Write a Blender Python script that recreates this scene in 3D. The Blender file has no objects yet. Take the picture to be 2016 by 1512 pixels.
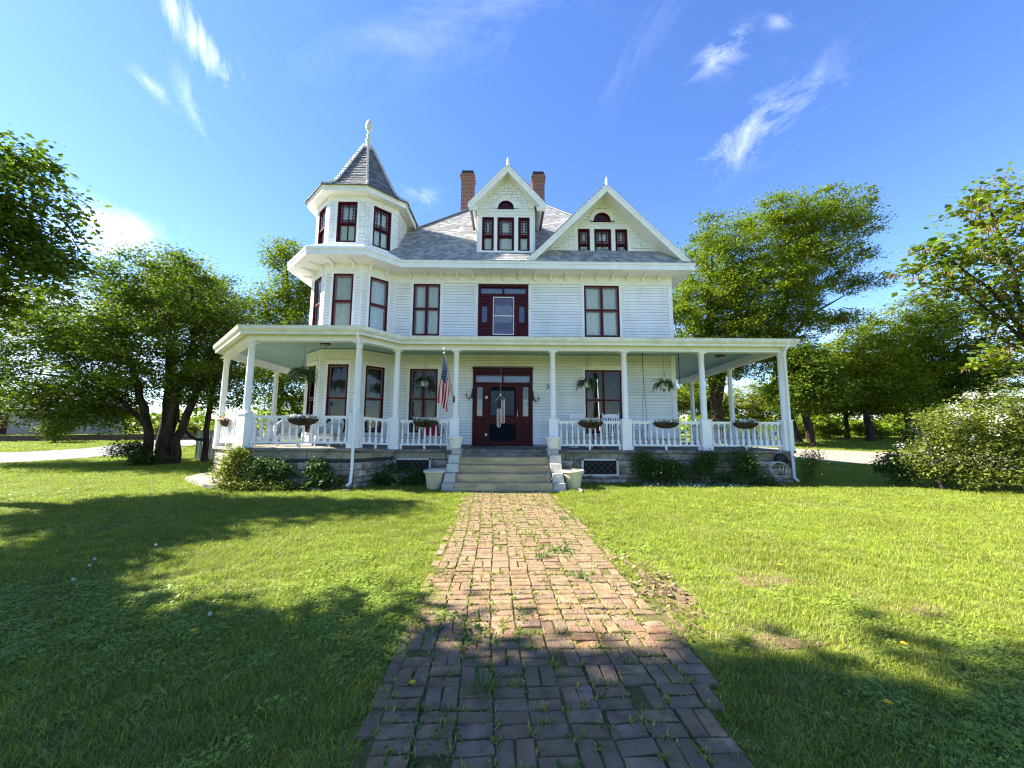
import bpy, math, random
import numpy as np
from mathutils import Vector, Matrix
SC = bpy.context.scene
COL = SC.collection
R = random.Random(7)

# ---------------------------------------------------------------- camera, sky, sun, exposure
cam = bpy.data.cameras.new('camera'); cam_ob = bpy.data.objects.new('camera', cam); COL.objects.link(cam_ob)
cam.sensor_width = 36; cam.lens = 757/2016*36; cam.clip_start = .05; cam.clip_end = 3000
def cam_axes(pitch=6.8, yaw=.9, roll=.25):
    p, y, r = (math.radians(a) for a in (pitch, yaw, roll))
    f = Vector((math.sin(y)*math.cos(p), math.cos(y)*math.cos(p), math.sin(p)))
    rt = Vector((math.cos(y), -math.sin(y), 0)); up = rt.cross(f)
    return f, rt*math.cos(r)+up*math.sin(r), up*math.cos(r)-rt*math.sin(r)
CF, CR, CU = cam_axes()
m = Matrix((CR, CU, -CF)).transposed().to_4x4(); m.translation = (0, 0, 1.6)
cam_ob.matrix_world = m
SC.camera = cam_ob

SUN_EL, SUN_AZ = 40, 6          # sun stands to the left of the house, a little behind its front
sd = Vector((-math.cos(math.radians(SUN_EL))*math.cos(math.radians(SUN_AZ)), math.cos(math.radians(SUN_EL))*math.sin(math.radians(SUN_AZ)), math.sin(math.radians(SUN_EL))))
sun = bpy.data.lights.new('sun', 'SUN'); sun.energy = 4.5; sun.angle = math.radians(.53); sun.color = (1, .93, .82)
sun_ob = bpy.data.objects.new('sun', sun); COL.objects.link(sun_ob); sun_ob.location = (-30, 5, 40)
sun_ob.rotation_euler = sd.to_track_quat('Z', 'Y').to_euler()

W = bpy.data.worlds.new('World'); SC.world = W; W.use_nodes = True
nt = W.node_tree; N = nt.nodes; LK = nt.links; N.clear()
def node(t, **k):
    n = N.new(t)
    for a, v in k.items(): setattr(n, a, v)
    return n
def math_n(op, a, b=None, c=None):
    n = node('ShaderNodeMath', operation=op)
    for i, v in enumerate((a, b, c)):
        if v is None: continue
        if isinstance(v, (int, float)): n.inputs[i].default_value = v
        else: LK.new(v, n.inputs[i])
    return n.outputs[0]
sky = node('ShaderNodeTexSky', sky_type='NISHITA', sun_disc=False, sun_elevation=math.radians(SUN_EL), sun_rotation=math.radians(-90+SUN_AZ), altitude=300, air_density=1.0, dust_density=.12, ozone_density=4.0)
hsv = node('ShaderNodeHueSaturation'); hsv.inputs['Saturation'].default_value = 1.15; hsv.inputs['Hue'].default_value = .512; hsv.inputs['Value'].default_value = 1.0
LK.new(sky.outputs[0], hsv.inputs['Color'])
tc = node('ShaderNodeTexCoord'); D = tc.outputs['Generated']
def dot(v):
    n = node('ShaderNodeVectorMath', operation='DOT_PRODUCT'); LK.new(D, n.inputs[0]); n.inputs[1].default_value = v; return n.outputs['Value']
def sky_dir(x, y): return (CF + CR*(x-1008)/757 + CU*(756-y)/757).normalized()
cloud = None
# (centre, long-axis direction, half sizes, amount, noise scale, threshold)
for (x, y, ang, a, b, amt, sc, th) in (
        (375, 60, 52, .20, .055, 1.1, 3.2, .47), (300, 172, 40, .06, .02, .5, 6, .45), (378, 205, 70, .1, .03, .35, 5, .47),
        (1455, 270, -32, .24, .085, .55, 3.4, .45), (1420, 105, -30, .08, .045, .55, 5, .44), (1535, 40, 0, .04, .02, .3, 6, .42), (1260, 90, -60, .2, .05, .12, 3, .46),
        (222, 468, 20, .10, .085, 1.2, 4.5, .42), (40, 660, 10, .40, .16, 1.5, 3.0, .38), (830, 385, 20, .08, .05, .3, 5, .44), (-100, 500, -10, .2, .1, .8, 3.5, .45),
        (1500, 640, 0, .5, .09, .5, 3, .47), (900, 30, -15, .5, .12, .16, 2.2, .46), (1950, 660, 0, .4, .1, .5, 3, .45)):
    c = sky_dir(x, y); t = sky_dir(x+math.cos(math.radians(ang))*40, y+math.sin(math.radians(ang))*40) - c
    t = (t - c*t.dot(c)).normalized(); s = c.cross(t)
    dz = math_n('MAXIMUM', dot(c), .02)
    u = math_n('DIVIDE', dot(t), dz); v = math_n('DIVIDE', dot(s), dz)
    co = node('ShaderNodeCombineXYZ'); LK.new(math_n('MULTIPLY', u, .55), co.inputs[0]); LK.new(v, co.inputs[1]); co.inputs[2].default_value = x*.013
    nz = node('ShaderNodeTexNoise'); nz.inputs['Scale'].default_value = sc*3; nz.inputs['Detail'].default_value = 9; nz.inputs['Roughness'].default_value = .7; nz.inputs['Distortion'].default_value = 1.1
    LK.new(co.outputs[0], nz.inputs['Vector'])
    r2 = math_n('ADD', math_n('POWER', math_n('DIVIDE', u, a*.62), 2), math_n('POWER', math_n('DIVIDE', v, b*.6), 2))
    fall = math_n('EXPONENT', math_n('MULTIPLY', r2, -1.0))
    front = math_n('GREATER_THAN', dot(c), .1)
    raw = math_n('SUBTRACT', math_n('ADD', nz.outputs['Fac'], math_n('MULTIPLY', fall, .16)), th+.10)
    d = math_n('MULTIPLY', math_n('MULTIPLY', math_n('MAXIMUM', math_n('MULTIPLY', raw, 2.7), 0), fall), math_n('MULTIPLY', front, amt))
    cloud = d if cloud is None else math_n('ADD', cloud, d)
cloud = math_n('MINIMUM', cloud, .95)
mixc = node('ShaderNodeMixRGB'); LK.new(cloud, mixc.inputs['Fac']); LK.new(hsv.outputs[0], mixc.inputs[1]); mixc.inputs[2].default_value = (5.9, 6.15, 6.6, 1)
bg = node('ShaderNodeBackground'); bg.inputs['Strength'].default_value = .070
LK.new(mixc.outputs[0], bg.inputs['Color'])
wo = node('ShaderNodeOutputWorld'); LK.new(bg.outputs[0], wo.inputs['Surface'])
SC.view_settings.view_transform = 'Standard'; SC.view_settings.look = 'None'
SC.view_settings.gamma = 1; SC.view_settings.use_curve_mapping = False
SC.view_settings.exposure = 2.42
SC.render.engine = 'CYCLES'
cy = SC.cycles; cy.max_bounces = 7; cy.diffuse_bounces = 4; cy.glossy_bounces = 3; cy.transmission_bounces = 5; cy.transparent_max_bounces = 16
cy.use_denoising = True; cy.use_adaptive_sampling = False; cy.filter_width = 1.2; cy.sample_clamp_indirect = 3

# ---------------------------------------------------------------- materials
MATS = {}
def mk(name, col, rough=.7, var=.12, scale=6., col2=None, bump=0, bscale=40., spec=.3, tint=0, tint2=None, objrand=0, trans=0, tcol=None, dirt=None, dscale=1.5, dpos=(.45, .70), metallic=0, stretch=None, twosided=False):
    """procedural material: base colour broken up by noise, optional per-face tint, per-object shift, translucency, stains, bump"""
    if name in MATS: return MATS[name]
    M = bpy.data.materials.new(name); M.use_nodes = True; t = M.node_tree; n = t.nodes; l = t.links; n.clear()
    out = n.new('ShaderNodeOutputMaterial'); b = n.new('ShaderNodeBsdfPrincipled')
    b.inputs['Roughness'].default_value = rough; b.inputs['Specular IOR Level'].default_value = spec; b.inputs['Metallic'].default_value = metallic
    geo = n.new('ShaderNodeNewGeometry'); vec = geo.outputs['Position']
    if stretch:
        mp = n.new('ShaderNodeMapping'); mp.inputs['Scale'].default_value = stretch; l.new(vec, mp.inputs['Vector']); vec = mp.outputs[0]
    nz = n.new('ShaderNodeTexNoise'); nz.inputs['Scale'].default_value = scale; nz.inputs['Detail'].default_value = 5; l.new(vec, nz.inputs['Vector'])
    c2 = col2 or tuple(max(0, x*(1-2.2*var)) for x in col); c1 = col if col2 else tuple(min(1, x*(1+var)) for x in col)
    ramp = n.new('ShaderNodeValToRGB'); ramp.color_ramp.elements[0].position = .3; ramp.color_ramp.elements[1].position = .7
    ramp.color_ramp.elements[0].color = (*c2, 1); ramp.color_ramp.elements[1].color = (*c1, 1); l.new(nz.outputs['Fac'], ramp.inputs[0])
    c = ramp.outputs[0]
    if tint:
        at = n.new('ShaderNodeAttribute'); at.attribute_name = 'tint'
        mx = n.new('ShaderNodeMixRGB'); mx.inputs[2].default_value = (*tint2, 1)
        mm = n.new('ShaderNodeMath'); mm.operation = 'MULTIPLY'; mm.inputs[1].default_value = tint; l.new(at.outputs['Fac'], mm.inputs[0])
        l.new(mm.outputs[0], mx.inputs[0]); l.new(c, mx.inputs[1]); c = mx.outputs[0]
    if objrand:
        oi = n.new('ShaderNodeObjectInfo'); h = n.new('ShaderNodeHueSaturation')
        for s, lo, hi, k in (('Value', 1-objrand, 1+objrand, 1.0), ('Hue', .5-.035*objrand, .5+.035*objrand, 7.31), ('Saturation', 1-.5*objrand, 1+.4*objrand, 3.77)):
            mu = n.new('ShaderNodeMath'); mu.operation = 'MULTIPLY'; mu.inputs[1].default_value = k; l.new(oi.outputs['Random'], mu.inputs[0])
            fr = n.new('ShaderNodeMath'); fr.operation = 'FRACT'; l.new(mu.outputs[0], fr.inputs[0])
            mr = n.new('ShaderNodeMapRange'); mr.inputs[3].default_value = lo; mr.inputs[4].default_value = hi; l.new(fr.outputs[0], mr.inputs[0]); l.new(mr.outputs[0], h.inputs[s])
        l.new(c, h.inputs['Color']); c = h.outputs[0]
    if dirt:
        dz = n.new('ShaderNodeTexNoise'); dz.inputs['Scale'].default_value = dscale; dz.inputs['Detail'].default_value = 8; dz.inputs['Roughness'].default_value = .7; l.new(vec, dz.inputs['Vector'])
        dr = n.new('ShaderNodeValToRGB'); dr.color_ramp.elements[0].position = dpos[0]; dr.color_ramp.elements[1].position = dpos[1]; dr.color_ramp.elements[1].color = (dirt[3],)*3+(1,); dr.color_ramp.elements[0].color = (0, 0, 0, 1)
        l.new(dz.outputs['Fac'], dr.inputs[0])
        mx = n.new('ShaderNodeMixRGB'); mx.inputs[2].default_value = (*dirt[:3], 1); l.new(dr.outputs[0], mx.inputs[0]); l.new(c, mx.inputs[1]); c = mx.outputs[0]
    l.new(c, b.inputs['Base Color']); sh = b.outputs[0]
    if bump:
        bz = n.new('ShaderNodeTexNoise'); bz.inputs['Scale'].default_value = bscale; bz.inputs['Detail'].default_value = 6; l.new(vec, bz.inputs['Vector'])
        bp = n.new('ShaderNodeBump'); bp.inputs['Strength'].default_value = bump; bp.inputs['Distance'].default_value = .02; l.new(bz.outputs['Fac'], bp.inputs['Height']); l.new(bp.outputs[0], b.inputs['Normal'])
    if trans:
        tr = n.new('ShaderNodeBsdfTranslucent'); mx = n.new('ShaderNodeMixShader'); mx.inputs[0].default_value = trans
        if tcol:
            tm = n.new('ShaderNodeMixRGB'); tm.blend_type = 'MULTIPLY'; tm.inputs[0].default_value = 1; tm.inputs[2].default_value = (*tcol, 1); l.new(c, tm.inputs[1]); l.new(tm.outputs[0], tr.inputs['Color'])
        else: l.new(c, tr.inputs['Color'])
        l.new(sh, mx.inputs[1]); l.new(tr.outputs[0], mx.inputs[2]); sh = mx.outputs[0]
    l.new(sh, out.inputs['Surface']); MATS[name] = M
    return M
def glass_mat(name, tint=(.9, .95, .95), boost=1.5):
    M = bpy.data.materials.new(name); M.use_nodes = True; t = M.node_tree; n = t.nodes; l = t.links; n.clear()
    out = n.new('ShaderNodeOutputMaterial'); tr = n.new('ShaderNodeBsdfTransparent'); tr.inputs[0].default_value = (*tint, 1)
    gl = n.new('ShaderNodeBsdfGlossy'); gl.inputs['Roughness'].default_value = .02
    nz = n.new('ShaderNodeTexNoise'); nz.inputs['Scale'].default_value = 2.2
    bp = n.new('ShaderNodeBump'); bp.inputs['Strength'].default_value = .12; bp.inputs['Distance'].default_value = .05
    geo = n.new('ShaderNodeNewGeometry'); l.new(geo.outputs['Position'], nz.inputs['Vector']); l.new(nz.outputs['Fac'], bp.inputs['Height']); l.new(bp.outputs[0], gl.inputs['Normal'])
    fr = n.new('ShaderNodeFresnel'); fr.inputs[0].default_value = 1.5
    mu = n.new('ShaderNodeMath'); mu.operation = 'MULTIPLY'; mu.inputs[1].default_value = boost; l.new(fr.outputs[0], mu.inputs[0])
    mx = n.new('ShaderNodeMixShader'); l.new(mu.outputs[0], mx.inputs[0]); l.new(tr.outputs[0], mx.inputs[1]); l.new(gl.outputs[0], mx.inputs[2])
    l.new(mx.outputs[0], out.inputs['Surface']); return M
white = mk('white_paint', (.80, .80, .79), .55, .03, 3, dirt=(.58, .57, .52, .22), dscale=2.5)
siding = mk('siding_paint', (.78, .79, .79), .55, .04, 1.2, objrand=.04, dirt=(.50, .49, .44, .38), dscale=2.2, stretch=(1, 1, .35))
trimw = mk('trim_paint', (.79, .79, .77), .5, .03, 4, dirt=(.5, .48, .42, .22), dscale=3.5)
gutter_m = mk('gutter_enamel', (.74, .74, .66), .4, .05, 3, dirt=(.4, .38, .28, .5), dscale=4)
blueceil = mk('pale_blue_ceiling_paint', (.32, .50, .55), .6, .05, 2)
maroon = mk('burgundy_paint', (.055, .0035, .009), .45, .12, 5, spec=.15)
maroon_d = mk('dark_burgundy_paint', (.035, .003, .007), .45, .12, 5, spec=.2)
glass = glass_mat('window_glass', boost=1.0); glass2 = glass_mat('storm_glass', (.8, .82, .9), 2.2)
curtain_m = mk('white_curtain_cloth', (.84, .86, .87), .9, .04, 9, trans=.12)
lace_m = mk('lace_cloth', (.66, .70, .70), .9, .5, 55, trans=.3)
screen_m = mk('insect_screen', (.010, .012, .018), .8, .1, 20, spec=.05)
shingle_m = mk('asphalt_shingle', (.22, .22, .215), .95, .25, 60, tint=.8, tint2=(.42, .415, .40), spec=.15, bump=.3, bscale=150)
spire_m = mk('slate_shingle', (.10, .105, .115), .8, .3, 30, tint=.7, tint2=(.24, .245, .25), spec=.25)
wshingle_m = mk('painted_wood_shingle', (.78, .79, .78), .6, .04, 5, tint=.22, tint2=(.55, .56, .55))
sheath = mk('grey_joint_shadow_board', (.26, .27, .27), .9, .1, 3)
stone_m = mk('rock_face_limestone', (.31, .275, .22), .95, .25, 4, objrand=.5, bump=1.0, bscale=14, dirt=(.06, .055, .045, .9), dscale=3.5, spec=.15)
stone_s = mk('dressed_limestone', (.31, .28, .215), .95, .15, 3, objrand=.15, bump=.35, bscale=25, dirt=(.09, .08, .06, .85), dscale=2.2, spec=.15)
step_m = mk('weathered_pale_stone', (.52, .40, .21), .9, .12, 3, objrand=.06, bump=.25, bscale=40, dirt=(.16, .15, .11, .7), dscale=4, stretch=(.4, 1, 1.6), spec=.15)
mortar_m = mk('mortar', (.05, .045, .04), .95, .2, 8)
deck_m = mk('worn_deck_boards', (.20, .18, .155), .85, .25, 5, stretch=(1, .2, 1), bump=.3)
chim_m = None
dark = mk('dark_void', (.012, .011, .01), .9, .1)
iron = mk('black_iron', (.015, .013, .012), .45, .2, 12, spec=.5)
grass_hi = (.17, .24, .022)
lawn_m = mk('lawn_soil_and_turf', (.16, .19, .03), .95, .2, 1.2, col2=(.12, .15, .026), dirt=(.10, .085, .045, .35), dscale=2.2, spec=.05, bump=.8, bscale=30)
dirt_m = mk('path_bed_soil', (.13, .115, .045), .95, .3, 9, col2=(.085, .085, .03), bump=.8, bscale=60, spec=.05)
brick_m = mk('old_paving_brick', (.275, .165, .098), .92, .25, 9, objrand=.32, bump=.8, bscale=55, dirt=(.185, .14, .082, .9), dscale=2.6, dpos=(.36, .62), spec=.15)
brick_far = mk('old_paving_brick_far', (.22, .135, .085), .92, .2, 9, tint=.85, tint2=(.28, .19, .125), bump=.8, bscale=55, dirt=(.195, .155, .085, .9), dscale=2.2, dpos=(.38, .64), spec=.15)
gravel_m = mk('pale_gravel', (.25, .22, .18), .95, .15, 30, bump=.5, bscale=90, dirt=(.17, .15, .115, .6), dscale=.6)
asphalt_m = mk('bleached_asphalt', (.17, .165, .155), .95, .08, 4)
bark_m = mk('tree_bark', (.045, .034, .026), .95, .3, 7, stretch=(1, 1, .25), bump=.8, bscale=20, spec=.1)
bark_l = mk('pale_bark', (.10, .085, .065), .95, .3, 7, stretch=(1, 1, .25), bump=.6, bscale=20, spec=.1)
LEAFT = (.85, 1.0, .30)
leaf_dark = mk('maple_leaf', (.045, .095, .015), .6, .2, .8, tint=.98, tint2=(.17, .22, .025), spec=.15, trans=.42, tcol=LEAFT)
leaf_mid = mk('spring_leaf', (.09, .155, .016), .5, .2, .8, tint=.98, tint2=(.26, .30, .03), spec=.12, trans=.42, tcol=LEAFT)
leaf_young = mk('young_yellow_leaf', (.14, .18, .02), .5, .2, .8, tint=.95, tint2=(.30, .30, .035), spec=.3, trans=.45, tcol=LEAFT)
leaf_shrub = mk('shrub_leaf', (.075, .12, .02), .5, .2, 3, tint=.95, tint2=(.23, .25, .05), spec=.1, trans=.38, tcol=LEAFT)
leaf_deep = mk('dark_shrub_leaf', (.032, .068, .018), .5, .25, 5, tint=.95, tint2=(.10, .155, .035), spec=.2, trans=.3, tcol=LEAFT)
leaf_fern = mk('fern_leaf', (.03, .065, .014), .5, .25, 6, tint=.9, tint2=(.09, .14, .03), spec=.3, trans=.35, tcol=LEAFT)
pod_m = mk('dry_seed_pod', (.085, .05, .02), .8, .3, 9, tint=.8, tint2=(.20, .125, .04), trans=.1)
petal_m = mk('white_petal', (.8, .79, .74), .7, .05, 5, trans=.3)
yellow_m = mk('dandelion_yellow', (.75, .48, .01), .7, .1, 40)
fluff_m = mk('dandelion_fluff', (.62, .62, .58), .9, .2, 60, trans=.4)
stem_m = mk('plant_stem', (.10, .13, .04), .7, .2)
coco_m = mk('coir_liner', (.085, .042, .022), .95, .4, 30, bump=1, bscale=80)
pot_m = mk('cream_clay_pot', (.60, .54, .40), .65, .08, 3, dirt=(.3, .27, .17, .5), dscale=5)
plast_m = mk('white_planter_plastic', (.74, .77, .74), .45, .04, 3)
soil_m = mk('potting_soil', (.12, .09, .07), .95, .3, 25)

weath = mk('weathered_white_paint', (.56, .57, .54), .7, .1, 6, dirt=(.30, .31, .25, .6), dscale=6)
# ---------------------------------------------------------------- builders
ORG = {}
def org(o): return ORG.get(o.name, Vector((0, 0, 0))) if o else Vector((0, 0, 0))
def tag(o, label=None, cat=None, group=None, kind=None):
    if label: o['label'] = label
    if cat: o['category'] = cat
    if group: o['group'] = group
    if kind: o['kind'] = kind
    return o
def empty(name, loc, label, cat, group=None, rz=0, scale=1):
    o = bpy.data.objects.new(name, None); COL.objects.link(o); o.location = loc; o.rotation_euler = (0, 0, rz); o.scale = (scale,)*3
    o.empty_display_size = .2
    if not rz and scale == 1: ORG[o.name] = Vector(loc)
    return tag(o, label, cat, group)
def link(name, me, mat, parent=None, kind=None):
    o = bpy.data.objects.new(name, me)
    if mat and not me.materials: me.materials.append(mat)
    COL.objects.link(o)
    if parent: o.parent = parent; ORG[o.name] = org(parent)
    if kind: o['kind'] = kind
    return o
def inst(name, src, parent, loc, rz=0, scale=(1, 1, 1)):
    """one more individual object that shares src's mesh; loc is in world space"""
    o = bpy.data.objects.new(name, src); COL.objects.link(o)
    if parent: o.parent = parent; ORG[o.name] = Vector(loc); loc = Vector(loc)-org(parent)
    o.location = loc; o.rotation_euler = (0, 0, rz) if not isinstance(rz, tuple) else rz; o.scale = scale
    return o
def copy_tree(o, parent=None):
    c = o.copy(); COL.objects.link(c)
    if parent: c.parent = parent
    for ch in list(o.children): copy_tree(ch, c)
    return c
def Q(a): return tuple(a)
class MB:
    def __init__(s): s.v = []; s.f = []; s.t = []; s.mi = []; s.sm = []
    def face(s, pts, t=0, mi=0, sm=False):
        k = len(s.v); s.v += [tuple(p) for p in pts]; s.f.append(tuple(range(k, k+len(pts)))); s.t.append(t); s.mi.append(mi); s.sm.append(sm)
    def add(s, vs, fs, t=0, mi=0, sm=False):
        k = len(s.v); s.v += [tuple(p) for p in vs]
        for f in fs: s.f.append(tuple(i+k for i in f)); s.t.append(t); s.mi.append(mi); s.sm.append(sm)
    def hexa(s, p, t=0, mi=0):      # 8 points: bottom ring 0-3, top ring 4-7
        s.add(p, [(3, 2, 1, 0), (4, 5, 6, 7), (0, 1, 5, 4), (1, 2, 6, 5), (2, 3, 7, 6), (3, 0, 4, 7)], t, mi)
    def box(s, x0, x1, y0, y1, z0, z1, t=0, mi=0):
        s.hexa([(x0, y0, z0), (x1, y0, z0), (x1, y1, z0), (x0, y1, z0), (x0, y0, z1), (x1, y0, z1), (x1, y1, z1), (x0, y1, z1)], t, mi)
    def fbox(s, F, u0, u1, n0, n1, z0, z1, t=0, mi=0):
        s.hexa([F(u0, n1, z0), F(u1, n1, z0), F(u1, n0, z0), F(u0, n0, z0), F(u0, n1, z1), F(u1, n1, z1), F(u1, n0, z1), F(u0, n0, z1)], t, mi)
    def bar(s, a, b, w, h, t=0, up=(0, 0, 1), mi=0):
        a, b = Vector(a), Vector(b); d = (b-a).normalized(); x = d.cross(Vector(up))
        if x.length < 1e-4: x = d.cross(Vector((0, 1, 0)))
        x.normalize(); y = x.cross(d); x = x*w/2; y = y*h/2
        s.hexa([a-x-y, a+x-y, b+x-y, b-x-y, a-x+y, a+x+y, b+x+y, b-x+y], t, mi)
    def tube(s, pts, rs, k=6, t=0, cap=True, mi=0, sm=True):
        pts = [Vector(p) for p in pts]; n = len(pts)
        if isinstance(rs, (int, float)): rs = [rs]*n
        d0 = (pts[1]-pts[0]).normalized(); ref = Vector((0, 0, 1)) if abs(d0.z) < .9 else Vector((1, 0, 0))
        x = d0.cross(ref).normalized(); vs = []
        for i, p in enumerate(pts):
            d = (pts[min(i+1, n-1)]-pts[max(i-1, 0)]).normalized(); x = (x-d*x.dot(d))
            if x.length < 1e-5: x = d.orthogonal()
            x.normalize(); y = d.cross(x)
            vs += [p+(x*math.cos(a)+y*math.sin(a))*rs[i] for a in (2*math.pi*j/k for j in range(k))]
        fs = [(i*k+j, i*k+(j+1) % k, (i+1)*k+(j+1) % k, (i+1)*k+j) for i in range(n-1) for j in range(k)]
        s.add(vs, fs, t, mi, sm)
        if cap: s.face(vs[:k][::-1], t, mi); s.face(vs[-k:], t, mi)
    def lathe(s, prof, c=(0, 0, 0), k=16, t=0, mi=0, a0=0, a1=2*math.pi, sm=True, sq=False):
        full = abs(a1-a0-2*math.pi) < 1e-6; m_ = k if full else k+1; vs = []
        for r, z in prof:
            for j in range(m_):
                a = a0+(a1-a0)*j/k; vs.append((c[0]+r*math.cos(a), c[1]+r*math.sin(a), c[2]+z))
        fs = [(i*m_+j, i*m_+(j+1) % m_, (i+1)*m_+(j+1) % m_, (i+1)*m_+j) for i in range(len(prof)-1) for j in range(k)]
        s.add(vs, fs, t, mi, sm)
        if full:
            if prof[0][0] > 1e-3: s.face(vs[:m_][::-1], t, mi)
            if prof[-1][0] > 1e-3: s.face(vs[-m_:], t, mi)
    def strip(s, A, B, t=0, close=False, mi=0):
        n = len(A)
        for i in range(n if close else n-1):
            j = (i+1) % n; s.face([A[i], A[j], B[j], B[i]], t, mi)
    def prism(s, poly, d, t=0, mi=0):     # poly: 3D points, d: extrusion vector
        P2 = [Vector(p)+Vector(d) for p in poly]; n = len(poly)
        s.face(poly, t, mi); s.face(P2[::-1], t, mi)
        for i in range(n): j = (i+1) % n; s.face([poly[j], poly[i], P2[i], P2[j]], t, mi)
    def mesh(s, name, off=None):
        me = bpy.data.meshes.new(name)
        o = off or Vector((0, 0, 0))
        me.from_pydata([(a[0]-o[0], a[1]-o[1], a[2]-o[2]) for a in s.v], [], s.f)
        if any(s.t):
            at = me.attributes.new('tint', 'FLOAT', 'FACE'); at.data.foreach_set('value', s.t)
        if any(s.mi): me.polygons.foreach_set('material_index', s.mi)
        if any(s.sm): me.polygons.foreach_set('use_smooth', s.sm)
        me.update(); return me
    def build(s, name, mat, parent=None, kind=None, local=False):
        me = s.mesh(name, None if local else org(parent))
        if isinstance(mat, (list, tuple)):
            for a in mat: me.materials.append(a)
            mat = None
        return link(name, me, mat, parent, kind)
def quads_mesh(name, V, n, tint):
    """V: (n*4,3) numpy quad corners"""
    me = bpy.data.meshes.new(name); me.vertices.add(4*n); me.vertices.foreach_set('co', V.astype(np.float32).ravel())
    me.loops.add(4*n); me.loops.foreach_set('vertex_index', np.arange(4*n, dtype=np.int32))
    me.polygons.add(n); me.polygons.foreach_set('loop_start', np.arange(0, 4*n, 4, dtype=np.int32))
    at = me.attributes.new('tint', 'FLOAT', 'FACE'); at.data.foreach_set('value', np.clip(tint, 0, 1).astype(np.float32))
    me.update(calc_edges=True); return me
def leaf_quads(C, size, rng, up=.5, fold=.25, asp=.55, dirs=None):
    """folded diamond leaves round the centres C; up: how far their faces tend to look up"""
    n = len(C)
    nr = rng.normal(size=(n, 3)); nr[:, 2] = np.abs(nr[:, 2])+up*2; nr /= np.linalg.norm(nr, axis=1)[:, None]
    d = rng.normal(size=(n, 3)) if dirs is None else dirs+rng.normal(size=(n, 3))*.35
    d[:, 2] -= .35; d -= nr*(d*nr).sum(1)[:, None]; d /= np.linalg.norm(d, axis=1)[:, None]+1e-9
    s = np.cross(nr, d); L = (size*(.45+1.05*rng.random(n)**1.3))[:, None]; w = L*asp
    V = np.empty((n, 4, 3)); V[:, 0] = C-d*L*.5; V[:, 2] = C+d*L*.5
    V[:, 1] = C-d*L*.06+s*w*.5+nr*L*fold*.35; V[:, 3] = C-d*L*.06-s*w*.5+nr*L*fold*.35
    return V.reshape(-1, 3)
def zg(x, y):
    t = min(1, max(0, (y-14)/30)); return .95*t*t*(3-2*t)
def frame(o, u, n):
    o, u, n = Vector(o), Vector(u), Vector(n)
    return lambda a, b, z: o+u*a+n*b+Vector((0, 0, z))
# ---------------------------------------------------------------- ground, path, roads
def grid_sheet(name, xs, ys, zf, mat, kind='structure'):
    nx, ny = len(xs), len(ys)
    v = [(x, y, zf(x, y)) for y in ys for x in xs]
    f = [(j*nx+i, j*nx+i+1, (j+1)*nx+i+1, (j+1)*nx+i) for j in range(ny-1) for i in range(nx-1)]
    me = bpy.data.meshes.new(name); me.from_pydata(v, [], f); me.polygons.foreach_set('use_smooth', [True]*len(f)); return link(name, me, mat, None, kind)
gx = sorted(set([-900, -500, -300, -200, -140, -100, -75, -60]+[i*1.5 for i in range(-33, 40)]+[60, 75, 100, 140, 200, 300, 500, 900]))
gy = sorted(set([-300, -120, -60, -30, -18, -12]+[i*1.5 for i in range(-6, 34)]+[54, 60, 70, 85, 110, 150, 220, 350, 600, 1200]))
grid_sheet('lawn', gx, gy, zg, lawn_m)
def ribbon(name, A, B, mat, dz=.02):
    mb = MB(); n = len(A)
    for i in range(n-1):
        for k in range(4):
            for q in range(6):
                def pt(s, t):
                    a = (A[i][0]+(A[i+1][0]-A[i][0])*s, A[i][1]+(A[i+1][1]-A[i][1])*s); b = (B[i][0]+(B[i+1][0]-B[i][0])*s, B[i][1]+(B[i+1][1]-B[i][1])*s)
                    x, y = a[0]+(b[0]-a[0])*t, a[1]+(b[1]-a[1])*t; return (x, y, zg(x, y)+dz)
                mb.face([pt(k/4, q/6), pt((k+1)/4, q/6), pt((k+1)/4, (q+1)/6), pt(k/4, (q+1)/6)])
    return mb.build(name, mat, None, 'structure')
ribbon('driveway', [(9, 25), (15, 20.2), (17.8, 17.2), (30, 12), (48, 4)], [(9, 31), (19.5, 27), (25, 24), (40, 17), (60, 8)], gravel_m, .03)
ribbon('road', [(-60, -14), (-30, 11), (-21.5, 18.2), (-20.6, 22), (-22.3, 30), (-26, 60)], [(-68, -4), (-36, 18), (-27.5, 23), (-26.6, 25), (-28, 31), (-32, 60)], asphalt_m, .025)

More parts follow.
